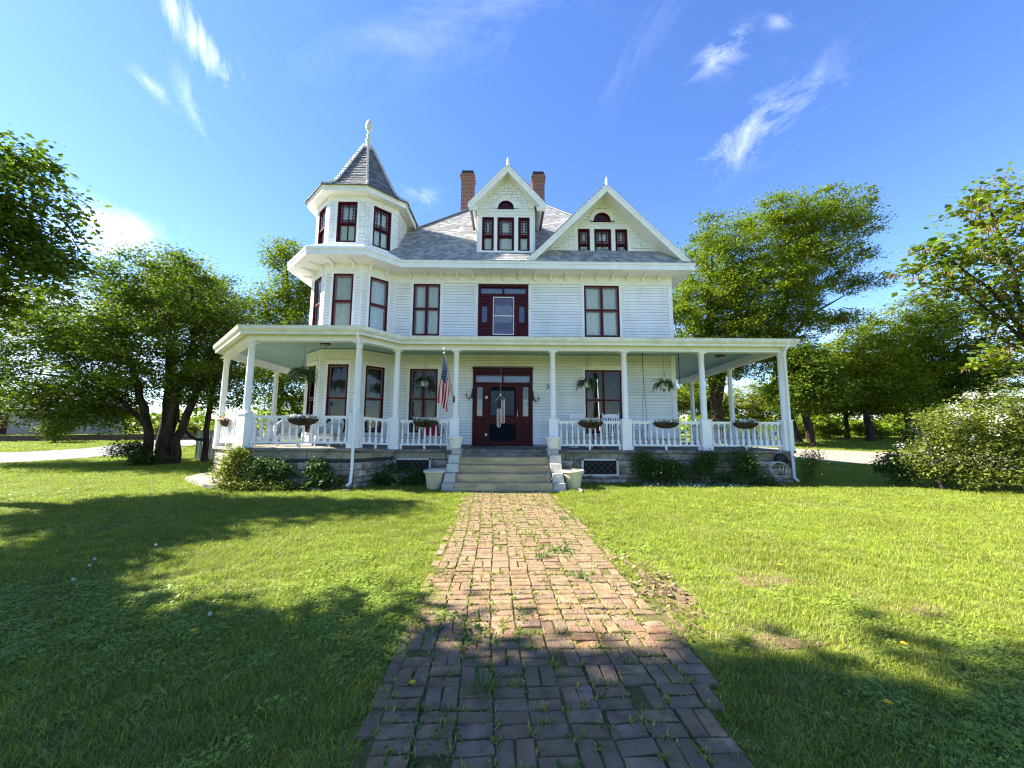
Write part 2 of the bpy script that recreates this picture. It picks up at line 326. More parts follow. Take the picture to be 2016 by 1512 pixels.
# the brick walk: bricks laid in pairs, turned from pair to pair
PX0, PX1, PY0, PY1 = -.74, 1.38, 1.15, 10.22
def skew(y): return -.037*(y-3.65)        # the walk runs a little askew to the front of the house
def pr(y): return PX1+skew(y)-.34*min(1, max(0, (3.1-y)/1.1))
mb = MB(); ys_ = [PY0+(PY1-PY0)*i/40 for i in range(41)]
L_e = [(PX0-.02+skew(y)+.03*math.sin(y*9), y) for y in ys_]; R_e = [(pr(y)+.01+.03*math.sin(y*7+1), y) for y in ys_]
mb.strip([(x, y, .019) for x, y in L_e], [(x, y, .019) for x, y in R_e]); mb.strip([(x, y, -.04) for x, y in L_e], [(x, y, .019) for x, y in L_e]); mb.strip([(x, y, .019) for x, y in R_e], [(x, y, -.04) for x, y in R_e]); path = mb.build('brick_path', dirt_m, None, 'structure')
def brick_mesh(sx, sy, seed):
    r = random.Random(seed); b = .006; mb = MB(); j = lambda: r.uniform(-.004, .004)
    base = [(-sx/2+j(), -sy/2+j()), (sx/2+j(), -sy/2+j()), (sx/2+j(), sy/2+j()), (-sx/2+j(), sy/2+j())]
    ins = [(x*(1-b*2/sx), y*(1-b*2/sy)) for x, y in base]; zt = [.0+r.uniform(-.003, .003) for _ in range(4)]
    vs = [(x, y, -.05) for x, y in base]+[(x, y, zt[i]-.007) for i, (x, y) in enumerate(base)]+[(x, y, zt[i]) for i, (x, y) in enumerate(ins)]
    mb.add(vs, [(0, 1, 5, 4), (1, 2, 6, 5), (2, 3, 7, 6), (3, 0, 4, 7), (4, 5, 9, 8), (5, 6, 10, 9), (6, 7, 11, 10), (7, 4, 8, 11), (8, 9, 10, 11)])
    return mb.mesh('brick')
BV = [brick_mesh(.193, .091, 50+i) for i in range(7)]
for me in BV: me.materials.append(brick_m)
bricks = []; cell = .204
ny = int((PY1-PY0)/cell)+1; nx = int((PX1-PX0)/cell+.2)
for j in range(ny):
    for i in range(nx):
        cx, cyy = PX0+.02+(i+.5)*cell, PY0+(j+.5)*cell
        cx += .015*math.sin(cyy*1.3)+skew(cyy); h = (i+j) % 2 if R.random() > .2+.5*min(1, max(0, (cyy-2.4)/1.5)) else 0
        for k in (-1, 1):
            x, y = (cx, cyy+k*cell*.25) if h == 0 else (cx+k*cell*.25, cyy)
            if y > PY1-.06 or R.random() < .02 or x > PX1+skew(y)-.02-.34*min(1, max(0, (3.1-y)/1.1)): continue
            bricks.append((x+R.uniform(-.006, .006), y+R.uniform(-.006, .006), h))
# a broken outer edge of bricks laid lengthwise
for j in range(int((PY1-PY0)/.21)):
    for x in (PX0-.03, PX1+.02):
        if R.random() < .55 and (x < 0 or j > 9): bricks.append((x+R.uniform(-.02, .02)+skew(PY0+.1+j*.21), PY0+.1+j*.21, 1))
bricks.sort(key=lambda b: b[1])
in_view = [b for b in bricks if b[1] > 1.5]
rest = MB()
for n_, (x, y, h) in enumerate(in_view):
    z = .032+R.uniform(-.005, .005)+.004*math.sin(x*3+y*1.7)-(.010 if x < PX0+skew(y) or x > PX1+skew(y) else 0); rz = h*math.pi/2+.037+R.uniform(-.05, .05)+(math.pi if R.random() < .5 else 0)
    tx, ty = R.uniform(-.03, .03), R.uniform(-.03, .03)
    if n_ < 300:
        inst('brick', R.choice(BV), path, (x, y, z), (tx, ty, rz))
    else:
        me = R.choice(BV); mt = Matrix.Translation((x, y, z)) @ Matrix.Rotation(rz, 4, 'Z') @ Matrix.Rotation(tx, 4, 'X')
        rest.add([mt @ v.co for v in me.vertices], [tuple(p.vertices) for p in me.polygons], max(.001, R.random()**1.5))
rest.build('bricks', brick_far, path, 'stuff')

# ---------------------------------------------------------------- the house
house = empty('house', (0, 18, 0), 'white clapboard Victorian house with corner turret and wraparound porch', 'house')
YW = 13.8; TCX, TCY, TR, TH = -5.64, 14.41, 1.51, .625
WU = lambda y: frame((0, y, 0), (1, 0, 0), (0, -1, 0))
FW = WU(YW)
def facet(deg, r=TR, c=(TCX, TCY)):       # deg: direction the facet looks, -90 = to the viewer
    a = math.radians(deg); n = (math.cos(a), math.sin(a), 0); return frame((c[0]+r*n[0], c[1]+r*n[1], 0), (-n[1], n[0], 0), n)
def octo(r, z, c=(TCX, TCY)):
    R_ = r/math.cos(math.pi/8); return [Vector((c[0]+R_*math.cos(math.radians(22.5+45*i)), c[1]+R_*math.sin(math.radians(22.5+45*i)), z)) for i in range(8)]
def wall_holes(mb, F, u0, u1, z0, z1, holes, depth=.12, n=0):
    us = sorted({u0, u1}|{h[0] for h in holes}|{h[1] for h in holes}); zs = sorted({z0, z1}|{h[2] for h in holes}|{h[3] for h in holes})
    for a, b in zip(us, us[1:]):
        for c, d in zip(zs, zs[1:]):
            if any(h[0] <= (a+b)/2 <= h[1] and h[2] <= (c+d)/2 <= h[3] for h in holes): continue
            mb.face([F(a, n, c), F(b, n, c), F(b, n, d), F(a, n, d)])
    for a, b, c, d in holes:
        mb.strip([F(a, n, c), F(b, n, c), F(b, n, d), F(a, n, d)], [F(a, n-depth, c), F(b, n-depth, c), F(b, n-depth, d), F(a, n-depth, d)], close=True)
def clap_profile(F, mb, u0, u1, z, h, t=0):
    p = lambda u: [F(u, .002, z), F(u, .030, z), F(u, .016, z+h-.009), F(u, .002, z+h-.009)]
    A, B = p(u0), p(u1); mb.hexa([A[0], A[1], B[1], B[0], A[3], A[2], B[2], B[3]], t)
def segs(u0, u1, z, h, holes):
    out = [(u0, u1)]
    for a, b, c, d in holes:
        if z+h*.5 < c or z+h*.5 > d: continue
        nxt = []
        for p, q in out:
            if b <= p or a >= q: nxt.append((p, q)); continue
            if a-p > .02: nxt.append((p, a))
            if q-b > .02: nxt.append((b, q))
        out = nxt
    return out
CLH = .104
# windows: (u0, u1, z0, z1)
W1 = [(-3.46, -2.46, 1.5, 3.77), (2.86, 4.20, 1.5, 3.77)]; W2 = [(-3.44, -2.45, 5.0, 6.96), (2.88, 4.19, 5.0, 6.96)]
DOOR1 = (-1.18, .95, 1.02, 3.66); DOOR2 = (-1.05, .81, 4.75, 6.97)
holes = W1+W2+[DOOR1, DOOR2]
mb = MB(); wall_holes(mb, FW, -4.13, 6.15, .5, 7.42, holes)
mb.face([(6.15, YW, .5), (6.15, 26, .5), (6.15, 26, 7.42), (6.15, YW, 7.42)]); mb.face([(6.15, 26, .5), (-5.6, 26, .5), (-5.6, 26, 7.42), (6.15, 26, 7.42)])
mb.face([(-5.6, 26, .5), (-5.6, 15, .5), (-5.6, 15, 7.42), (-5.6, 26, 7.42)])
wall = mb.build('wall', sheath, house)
unit = MB(); clap_profile(frame((0, 0, 0), (1, 0, 0), (0, -1, 0)), unit, 0, 1, 0, CLH); unit = unit.mesh('clapboard'); unit.materials.append(siding)
cas = [(a-.098, b+.098, c-.08, d+.145) for a, b, c, d in W1]+[(a-.098, b+.098, c-.08, d+.06) for a, b, c, d in W2]+[(DOOR1[0]-.02, DOOR1[1]+.02, 1, 3.86), (DOOR2[0]-.108, DOOR2[1]+.108, 4.7, 7.0)]
for z0, z1 in ((1.03, 4.31), (4.86, 6.995)):
    n_ = int((z1-z0)/CLH)
    for k in range(n_):
        z = z1-(n_-k)*CLH
        for a, b in segs(-4.10, 6.018, z, CLH, cas):
            cuts = [a, b]
            if b-a > 2.2: cuts = [a, a+(b-a)*R.choice((.35, .6, .72)), b]
            for p, q in zip(cuts, cuts[1:]): inst('clapboard', unit, wall, (p+.001, YW, z), 0, (q-p-.003, 1, 1))
mb = MB()
for k in range(60):                      # right and left flanks, seen only edge-on
    z = 1.03+k*CLH
    clap_profile(frame((6.15, 0, 0), (0, 1, 0), (1, 0, 0)), mb, YW+.1, 26, z, CLH); clap_profile(frame((-5.6, 0, 0), (0, -1, 0), (-1, 0, 0)), mb, -26, -15.6, z, CLH)
mb.build('clapboards', siding, house, 'stuff')
mb = MB(); mb.box(6.02, 6.185, YW-.035, YW+.12, 1.02, 7.05); mb.build('corner_board', trimw, house)
mb = MB(); mb.fbox(FW, -4.1, 6.19, 0, .03, 7.02, 7.32); mb.fbox(FW, -4.1, 6.2, 0, .05, 6.99, 7.02); mb.fbox(FW, -4.1, 6.2, 0, .06, 7.26, 7.32); mb.build('frieze_board', trimw, house)

# windows
def curtain(name, F, u0, u1, z0, z1, n, parent, seed, mat=None, gap=0, amp=.022, hem=0):
    r = random.Random(seed); mb = MB(); k = max(8, int((u1-u0)/.02)); ph = [r.uniform(0, 6) for _ in range(4)]
    pts = lambda z, w: [F(u0+(u1-u0)*i/k, n+amp*math.sin(i*.02*34*1.0+ph[0])*w+amp*.6*math.sin(i*.31+ph[1]+z), z+(hem*abs(math.sin(i*.5)) if z == z0 else 0)) for i in range(k+1)]
    zs = [z0, z0+(z1-z0)*.5, z1]
    rows = [pts(z, w) for z, w in zip(zs, (1.15, 1, .8))]
    for A, B in zip(rows, rows[1:]):
        for i in range(k): mb.face([A[i], A[i+1], B[i+1], B[i]], sm=True)
    return mb.build(name, mat or curtain_m, parent)
def window(F, u0, u1, z0, z1, mull=False, mid=.52, fancy=0, cw=.10, curt='full', seed=1, parent=None, head=.13, sillz=.05, caseit=True):
    parent = parent or house; fw = .055
    mb = MB()                                                # burgundy frame
    for a, b, c, d in ((u0, u0+fw, z0, z1), (u1-fw, u1, z0, z1), (u0+fw, u1-fw, z1-fw, z1), (u0+fw, u1-fw, z0, z0+fw)): mb.fbox(F, a, b, -.07, .034, c, d)
    bays = [(u0+fw, u1-fw)]
    if mull: m_ = (u0+u1)/2; mb.fbox(F, m_-.03, m_+.03, -.07, .034, z0+fw, z1-fw); bays = [(u0+fw, m_-.03), (m_+.03, u1-fw)]
    w = mb.build('window', maroon, parent)
    zm = z0+(z1-z0)*mid
    if caseit:
        mb = MB()
        for a, b, c, d in ((u0-cw, u0, z0-.02, z1), (u1, u1+cw, z0-.02, z1), (u0-cw, u1+cw, z1, z1+head)): mb.fbox(F, a, b, .0, .040, c, d)
        mb.fbox(F, u0-cw-.03, u1+cw+.03, 0, .055, z1+head, z1+head+.022); mb.fbox(F, u0-cw-.03, u1+cw+.03, 0, .07, z0-.02-sillz, z0-.02)
        mb.build('casing', trimw, w)
    for a, b in bays:
        mb = MB(); s = .035
        mb.fbox(F, a, b, -.05, .012, zm-.024, zm+.024)
        mb.build('meeting_rail', maroon, w)
        mb = MB()
        for c, d, n in ((z0+fw, zm-.024, -.04), (zm+.024, z1-fw, -.015)):
            for e, f, g, h in ((a, a+s, c, d), (b-s, b, c, d), (a+s, b-s, d-s, d), (a+s, b-s, c, c+s)): mb.fbox(F, e, f, n-.03, n+.008, g, h)
            if fancy and c > z0+.2:
                A, B, C_, D_ = a+s, b-s, c+s, d-s; bx = .075; t_ = .011
                for q in (A+bx, B-bx): mb.fbox(F, q-t_, q+t_, n-.02, n+.006, C_, D_)
                for q in (C_+bx, D_-bx): mb.fbox(F, A, A+bx-t_, n-.02, n+.006, q-t_, q+t_); mb.fbox(F, B-bx+t_, B, n-.02, n+.006, q-t_, q+t_); mb.fbox(F, A+bx+t_, B-bx-t_, n-.02, n+.006, q-t_, q+t_)
                nz = max(1, round((D_-C_-2*bx)/.12)); nu = max(1, round((B-A-2*bx)/.12))
                for i in range(1, nz): z = C_+bx+(D_-C_-2*bx)*i/nz; mb.fbox(F, A, A+bx-t_, n-.02, n+.005, z-t_, z+t_); mb.fbox(F, B-bx+t_, B, n-.02, n+.005, z-t_, z+t_)
                for i in range(1, nu): u = A+bx+(B-A-2*bx)*i/nu; mb.fbox(F, u-t_, u+t_, n-.02, n+.005, C_, C_+bx-t_); mb.fbox(F, u-t_, u+t_, n-.02, n+.005, D_-bx+t_, D_)
        mb.build('sash', maroon if fancy else mk('sash_paint', (.22, .13, .13), .5, .1, 8), w)
        for c, d, n in ((z0+fw+s, zm-.024-s, -.05), (zm+.024+s, z1-fw-s, -.025)):
            mb = MB(); mb.face([F(a+s, n, c), F(b-s, n, c), F(b-s, n, d), F(a+s, n, d)]); mb.build('pane', glass, w)
    if curt == 'full': curtain('curtain', F, u0+.02, u1-.02, z0+.02, z1-.02, -.10, w, seed, amp=.021)
    elif curt == 'split':
        c = (u0+u1)/2; curtain('curtain', F, u0+.02, c-.01-.02*(u1-u0), z0+.02, z1-.02, -.10, w, seed, amp=.021); curtain('curtain', F, c+.01+.02*(u1-u0), u1-.02, z0+.02, z1-.02, -.10, w, seed+9, amp=.021)
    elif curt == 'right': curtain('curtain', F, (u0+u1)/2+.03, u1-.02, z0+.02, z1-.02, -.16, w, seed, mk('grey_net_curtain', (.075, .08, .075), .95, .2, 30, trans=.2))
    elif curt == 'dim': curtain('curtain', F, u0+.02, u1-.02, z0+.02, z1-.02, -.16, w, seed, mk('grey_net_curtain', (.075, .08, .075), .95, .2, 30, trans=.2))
    return w
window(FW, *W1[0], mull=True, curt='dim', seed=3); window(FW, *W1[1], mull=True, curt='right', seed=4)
window(FW, *W2[0], mull=True, curt='split', seed=5, head=.05); window(FW, *W2[1], mull=True, curt='split', seed=6, head=.05)

# turret walls
TZ = ((.5, 4.34), (4.34, 7.42), (7.42, 9.9))
TWIN = {-90: 1, -45: 1, -135: 1}
twh = .345
def tw_rows(): return [(1.5, 3.77), (5.0, 6.95), (8.10, 9.61)]
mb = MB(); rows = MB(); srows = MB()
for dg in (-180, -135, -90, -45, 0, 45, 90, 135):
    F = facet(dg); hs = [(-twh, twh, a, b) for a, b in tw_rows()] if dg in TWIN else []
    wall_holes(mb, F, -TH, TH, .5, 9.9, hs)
    if dg in (-180, -135, -90, -45, 0):
        cz = [(-twh-.083, twh+.083, a-.08, b+(.13 if i_ == 0 else .05)) for i_, (a, b) in enumerate(tw_rows())] if dg in TWIN else []
        for z0, z1 in ((1.06, 3.965), (4.9, 7.025)):
            n_ = int((z1-z0)/CLH)
            for k in range(n_):
                for a, b in segs(-TH-.004, TH+.004, z1-(n_-k)*CLH, CLH, cz): clap_profile(F, rows, a, b, z1-(n_-k)*CLH, CLH)
        for k in range(13):
            z = 8.06+k*.128
            for a, b in segs(-TH-.006, TH+.006, z, .128, cz):
                u = a
                while u < b-.001:
                    e = min(b, u+R.uniform(.09, .17)); e = b if b-e < .05 else e
                    j = R.uniform(-.012, .004); A = lambda q: [F(q, .003, z+j), F(q, .028, z+j), F(q, .018, z+.118), F(q, .003, z+.118)]
                    p, q = A(u+.004), A(e-.004); srows.hexa([p[0], p[1], q[1], q[0], p[3], p[2], q[2], q[3]], max(.001, R.random())); u = e
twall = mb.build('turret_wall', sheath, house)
rows.build('clapboards', siding, twall, 'stuff'); srows.build('shingles', wshingle_m, twall, 'stuff')
cols_ = {-90: 'full', -45: 'full', -135: 'full'}
for dg in TWIN:
    F = facet(dg)
    for st, (a, b) in enumerate(tw_rows()):
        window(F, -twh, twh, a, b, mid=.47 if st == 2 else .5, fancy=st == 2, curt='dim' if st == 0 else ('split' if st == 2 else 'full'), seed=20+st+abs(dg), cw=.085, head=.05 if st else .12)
# corner beads and frieze bands of the turret
mb = MB()
for z0, z1, r0 in ((3.96, 4.28, .03), (7.02, 7.32, .03), (9.66, 9.9, .03)):
    mb = MB()
    A, B = octo(TR+r0, z0), octo(TR+r0, z1); mb.strip(A, B, close=True); mb.strip(octo(TR, z0), A, close=True)
    mb.strip(octo(TR+r0+.02, z1-.06), octo(TR+r0+.02, z1), close=True); mb.strip(octo(TR+r0, z1-.06), octo(TR+r0+.02, z1-.06), close=True)
    mb.build('turret_frieze', trimw, house)
for a in range(8):
    p = octo(TR+.012, 0)[a]; c_ = MB()
    for z0, z1 in ((1.03, 3.96), (4.8, 7.02)): c_.tube([(p.x, p.y, z0), (p.x, p.y, z1)], .03, 6, sm=False)
    c_.build('corner_bead', trimw, house)

# main eave: soffit, fascia, brackets
EO = [(-7.9, 16), (-7.9, 13.474), (-6.576, 12.15), (-4.704, 12.15), (-3.754, 13.1), (6.70, 13.1), (6.70, 26.3)]
EI = [(-7.15, 16), (-7.15, 13.785), (-6.265, 12.9), (-5.015, 12.9), (-4.13, 13.785), (6.15, 13.8), (6.15, 26.3)]
def off(P, d):
    out = []
    for i, p in enumerate(P):
        ns = []
        for a, b in ((i-1, i), (i, i+1)):
            if a < 0 or b >= len(P): continue
            dx, dy = P[b][0]-P[a][0], P[b][1]-P[a][1]; l = math.hypot(dx, dy); ns.append((dy/l, -dx/l))
        if len(ns) == 1: nx_, ny_ = ns[0]; k = 1
        else:
            nx_, ny_ = ns[0][0]+ns[1][0], ns[0][1]+ns[1][1]; l = math.hypot(nx_, ny_); nx_, ny_ = nx_/l, ny_/l; k = 1/max(.3, nx_*ns[0][0]+ny_*ns[0][1])
        out.append((p[0]+nx_*d*k, p[1]+ny_*d*k))
    return out
Z3 = lambda P, z: [(x, y, z) for x, y in P]
def band(mb, P, d0, d1, z0, z1, t=0):       # a moulding of rectangular section that follows the open line P
    a, b = off(P, d0), off(P, d1)
    mb.strip(Z3(b, z0), Z3(b, z1), t); mb.strip(Z3(a, z0), Z3(b, z0), t); mb.strip(Z3(b, z1), Z3(a, z1), t); mb.strip(Z3(a, z1), Z3(a, z0), t)
    for i in (0, -1): mb.face([(*a[i], z0), (*b[i], z0), (*b[i], z1), (*a[i], z1)], t)
ZS = 7.32
mb = MB(); mb.strip(Z3(EI, ZS), Z3(EO, ZS)); mb.build('soffit', white, house)
mb = MB(); band(mb, EO, -.03, .03, ZS-.02, ZS+.15); band(mb, EO, -.03, .055, ZS+.152, ZS+.245); mb.build('fascia', trimw, house)
br = MB(); k = [(-.03, 0), (.42, 0), (.44, -.03), (.38, -.055), (.24, -.06), (.14, -.09), (.08, -.15), (.05, -.20), (-.03, -.20)]
br.prism([(-.035, -y, z) for y, z in k], (.07, 0, 0)); BRK = br.mesh('bracket'); BRK.materials.append(white)
x = -3.55
while x < 6.1: inst('bracket', BRK, house, (x, YW-.06, ZS-.002)); x += .575
for dg in (-90, -45, -135, -180):
    F = facet(dg, TR+.06)
    for u in ((-.36, .36) if dg != -45 else (-.42, .2)): inst('bracket', BRK, house, F(u, 0, ZS-.002), math.radians(dg+90))

# main roof: front slope in overlapping courses, the other slopes plain
AX, AY, EX0, EX1, EY, EZ, ME = .3, 19.45, -6.1, 6.74, 13.04, 7.57, 1.05
def zr(y): return EZ+ME*(y-EY)
mb = MB(); e = .105; nc = int((AY-EY)/e)
for i in range(nc):
    y0, y1 = EY+i*e, min(AY, EY+(i+1)*e+.012); w = .017
    xa, xb = EX0+(y0-EY), EX1-(y0-EY); xa1, xb1 = EX0+(y1-EY), EX1-(y1-EY)
    n_ = max(1, int((xb-xa)/.17)); ph = R.random()
    us = [0]+[min(1, (j+ph)/n_) for j in range(n_)]+[1]
    for p, q in zip(us, us[1:]):
        if q-p < 1e-4: continue
        jz = R.uniform(0, .009)
        A0, A1, B0, B1 = xa+(xb-xa)*p, xa+(xb-xa)*q, xa1+(xb1-xa1)*p, xa1+(xb1-xa1)*q
        t = max(.001, R.random()**1.3)
        mb.face([(A0, y0, zr(y0)+w+jz), (A1, y0, zr(y0)+w+jz), (B1, y1, zr(y1)+.003), (B0, y1, zr(y1)+.003)], t)
        mb.face([(A0, y0, zr(y0)-.01), (A1, y0, zr(y0)-.01), (A1, y0, zr(y0)+w+jz), (A0, y0, zr(y0)+w+jz)], t)
BY = 2*AY-EY
apex = (AX, AY, zr(AY))
mb.face([(EX1, EY, EZ), (EX1, BY, EZ), apex], .5); mb.face([(EX1, BY, EZ), (EX0, BY, EZ), apex], .5); mb.face([(EX0, BY, EZ), (EX0, EY, EZ), apex], .5)
mb.face([(EX0, EY, EZ-.03), (EX1, EY, EZ-.03), (EX1, BY, EZ-.03), (EX0, BY, EZ-.03)], .2)
mb.bar((EX0, EY, EZ+.02), (AX, AY, zr(AY)+.03), .2, .035, .6); mb.bar((EX1, EY, EZ+.02), (AX, AY, zr(AY)+.03), .2, .035, .6)
roof = mb.build('roof', shingle_m, house)

# turret skirt and spire
mb = MB()
for i in range(5):
    t0, t1 = i/5, (i+1)/5; r0, r1 = 2.28+(1.53-2.28)*t0, 2.28+(1.53-2.28)*(t1+.03)
    z0, z1 = 7.575+.47*t0, 7.575+.47*(t1+.03); mb.strip(octo(r0, z0+.03), octo(r1, z1+.004), max(.001, R.random()), True); mb.strip(octo(r0, z0-.02), octo(r0, z0+.03), .3, True)
mb.build('turret_skirt', wshingle_m, house)
TC2 = (TCX, 14.41)
mb = MB(); r_ = 1.85
mb.strip(octo(TR, 9.86), octo(r_, 9.86), close=True); mb.strip(octo(r_, 9.84), octo(r_, 10.0), close=True); mb.strip(octo(r_, 9.84), octo(r_-.03, 9.84), close=True); mb.strip(octo(r_+.03, 10.0), octo(r_+.03, 10.045), close=True); mb.strip(octo(r_, 10.0), octo(r_+.03, 10.0), close=True)
mb.build('turret_cornice', trimw, house)
prof = [(1.90, 10.035), (1.62, 10.22), (1.36, 10.47), (1.18, 10.78), (.16, 12.85)]
mb = MB(); pts = []
for (r0, z0), (r1, z1) in zip(prof, prof[1:]):
    n_ = max(2, int(math.hypot(r1-r0, z1-z0)/.165))
    pts += [(r0+(r1-r0)*i/n_, z0+(z1-z0)*i/n_) for i in range(n_)]
pts.append(prof[-1])
for i, ((r0, z0), (r1, z1)) in enumerate(zip(pts, pts[1:])):
    A, B = octo(r0+.034, z0-.002), octo(r1+.003, z1+.008)
    for a in range(8):
        b = (a+1) % 8; n_ = max(1, round((A[b]-A[a]).length/.2)); ph = R.random()
        us = [0]+[(j+ph)/n_ for j in range(n_)]+[1]
        for p, q in zip(us, us[1:]):
            if q-p < 1e-3: continue
            jz = Vector((0, 0, R.uniform(-.018, .012))); t = max(.001, R.random()**1.5)
            P0, P1 = A[a].lerp(A[b], p), A[a].lerp(A[b], q); Q0, Q1 = B[a].lerp(B[b], p), B[a].lerp(B[b], q)
            mb.face([P0+jz, P1+jz, Q1, Q0], t); mb.face([P0+jz-Vector((0, 0, .03)), P1+jz-Vector((0, 0, .03)), P1+jz, P0+jz], 0)
spire = mb.build('spire_roof', spire_m, house)
for a in range(8):
    mb = MB(); L = [octo(r+.03, z+.03)[a] for r, z in prof]
    for p, q in zip(L, L[1:]): mb.bar(p, q, .075, .045)
    ln = [(p, q) for p, q in zip(L, L[1:])]
    for p, q in ln:
        k_ = max(1, int((q-p).length/.16))
        for i in range(k_):
            c = p.lerp(q, (i+.5)/k_); d = (q-p).normalized(); o_ = Vector((c.x-TCX, c.y-TCY, .45)).normalized()
            mb.bar(c-d*.035+o_*.045, c+d*.035+o_*.05, .05, .035, up=o_)
    mb.build('hip_crest', weath, house)
mb = MB(); mb.lathe([(.24, 12.62), (.26, 12.72), (.17, 12.9), (.10, 13.1), (.085, 13.16), (.12, 13.19), (.125, 13.23), (.07, 13.27), (.042, 13.36), (.08, 13.43), (.082, 13.47), (.04, 13.52), (.035, 13.6), (.085, 13.66), (.125, 13.74), (.138, 13.84), (.13, 13.95), (.10, 14.02), (.08, 14.06), (.085, 14.08), (.045, 14.13), (0, 14.15)], (TCX, TCY, 0), 14)
mb.build('finial', weath, house)

# chimneys
chim_m = bpy.data.materials.new('chimney_brick'); chim_m.use_nodes = True
t_ = chim_m.node_tree; b_ = t_.nodes['Principled BSDF']; b_.inputs['Roughness'].default_value = .95; b_.inputs['Specular IOR Level'].default_value = .1
g_ = t_.nodes.new('ShaderNodeNewGeometry'); sp = t_.nodes.new('ShaderNodeSeparateXYZ'); t_.links.new(g_.outputs['Position'], sp.inputs[0])
ad = t_.nodes.new('ShaderNodeMath'); ad.operation = 'ADD'; t_.links.new(sp.outputs[0], ad.inputs[0]); t_.links.new(sp.outputs[1], ad.inputs[1])
cb = t_.nodes.new('ShaderNodeCombineXYZ'); t_.links.new(ad.outputs[0], cb.inputs[0]); t_.links.new(sp.outputs[2], cb.inputs[1])
bt = t_.nodes.new('ShaderNodeTexBrick'); bt.inputs['Scale'].default_value = 1; bt.inputs['Brick Width'].default_value = .21; bt.inputs['Row Height'].default_value = .075; bt.inputs['Mortar Size'].default_value = .012
bt.inputs['Color1'].default_value = (.20, .06, .04, 1); bt.inputs['Color2'].default_value = (.12, .04, .03, 1); bt.inputs['Mortar'].default_value = (.30, .22, .18, 1)
t_.links.new(cb.outputs[0], bt.inputs['Vector']); t_.links.new(bt.outputs[0], b_.inputs['Base Color'])
for x0, x1, yc in ((-2.40, -1.74, 19.0), (1.31, 1.95, 19.0)):
    mb = MB(); d = .3; mb.box(x0, x1, yc-d, yc+d, 9, 14.62)
    for i, (g, z0, z1) in enumerate(((.03, 14.62, 14.7), (.06, 14.7, 14.78), (.035, 14.78, 14.92))): mb.box(x0-g, x1+g, yc-d-g, yc+d+g, z0, z1)
    ch = mb.build('chimney', chim_m, house)
    mb = MB(); mb.box(x0+.03, x1-.03, yc-d+.03, yc+d-.03, 14.921, 15.1); mb.build('chimney_cap', mk('sooty_cap', (.02, .018, .017), .8, .2), ch)

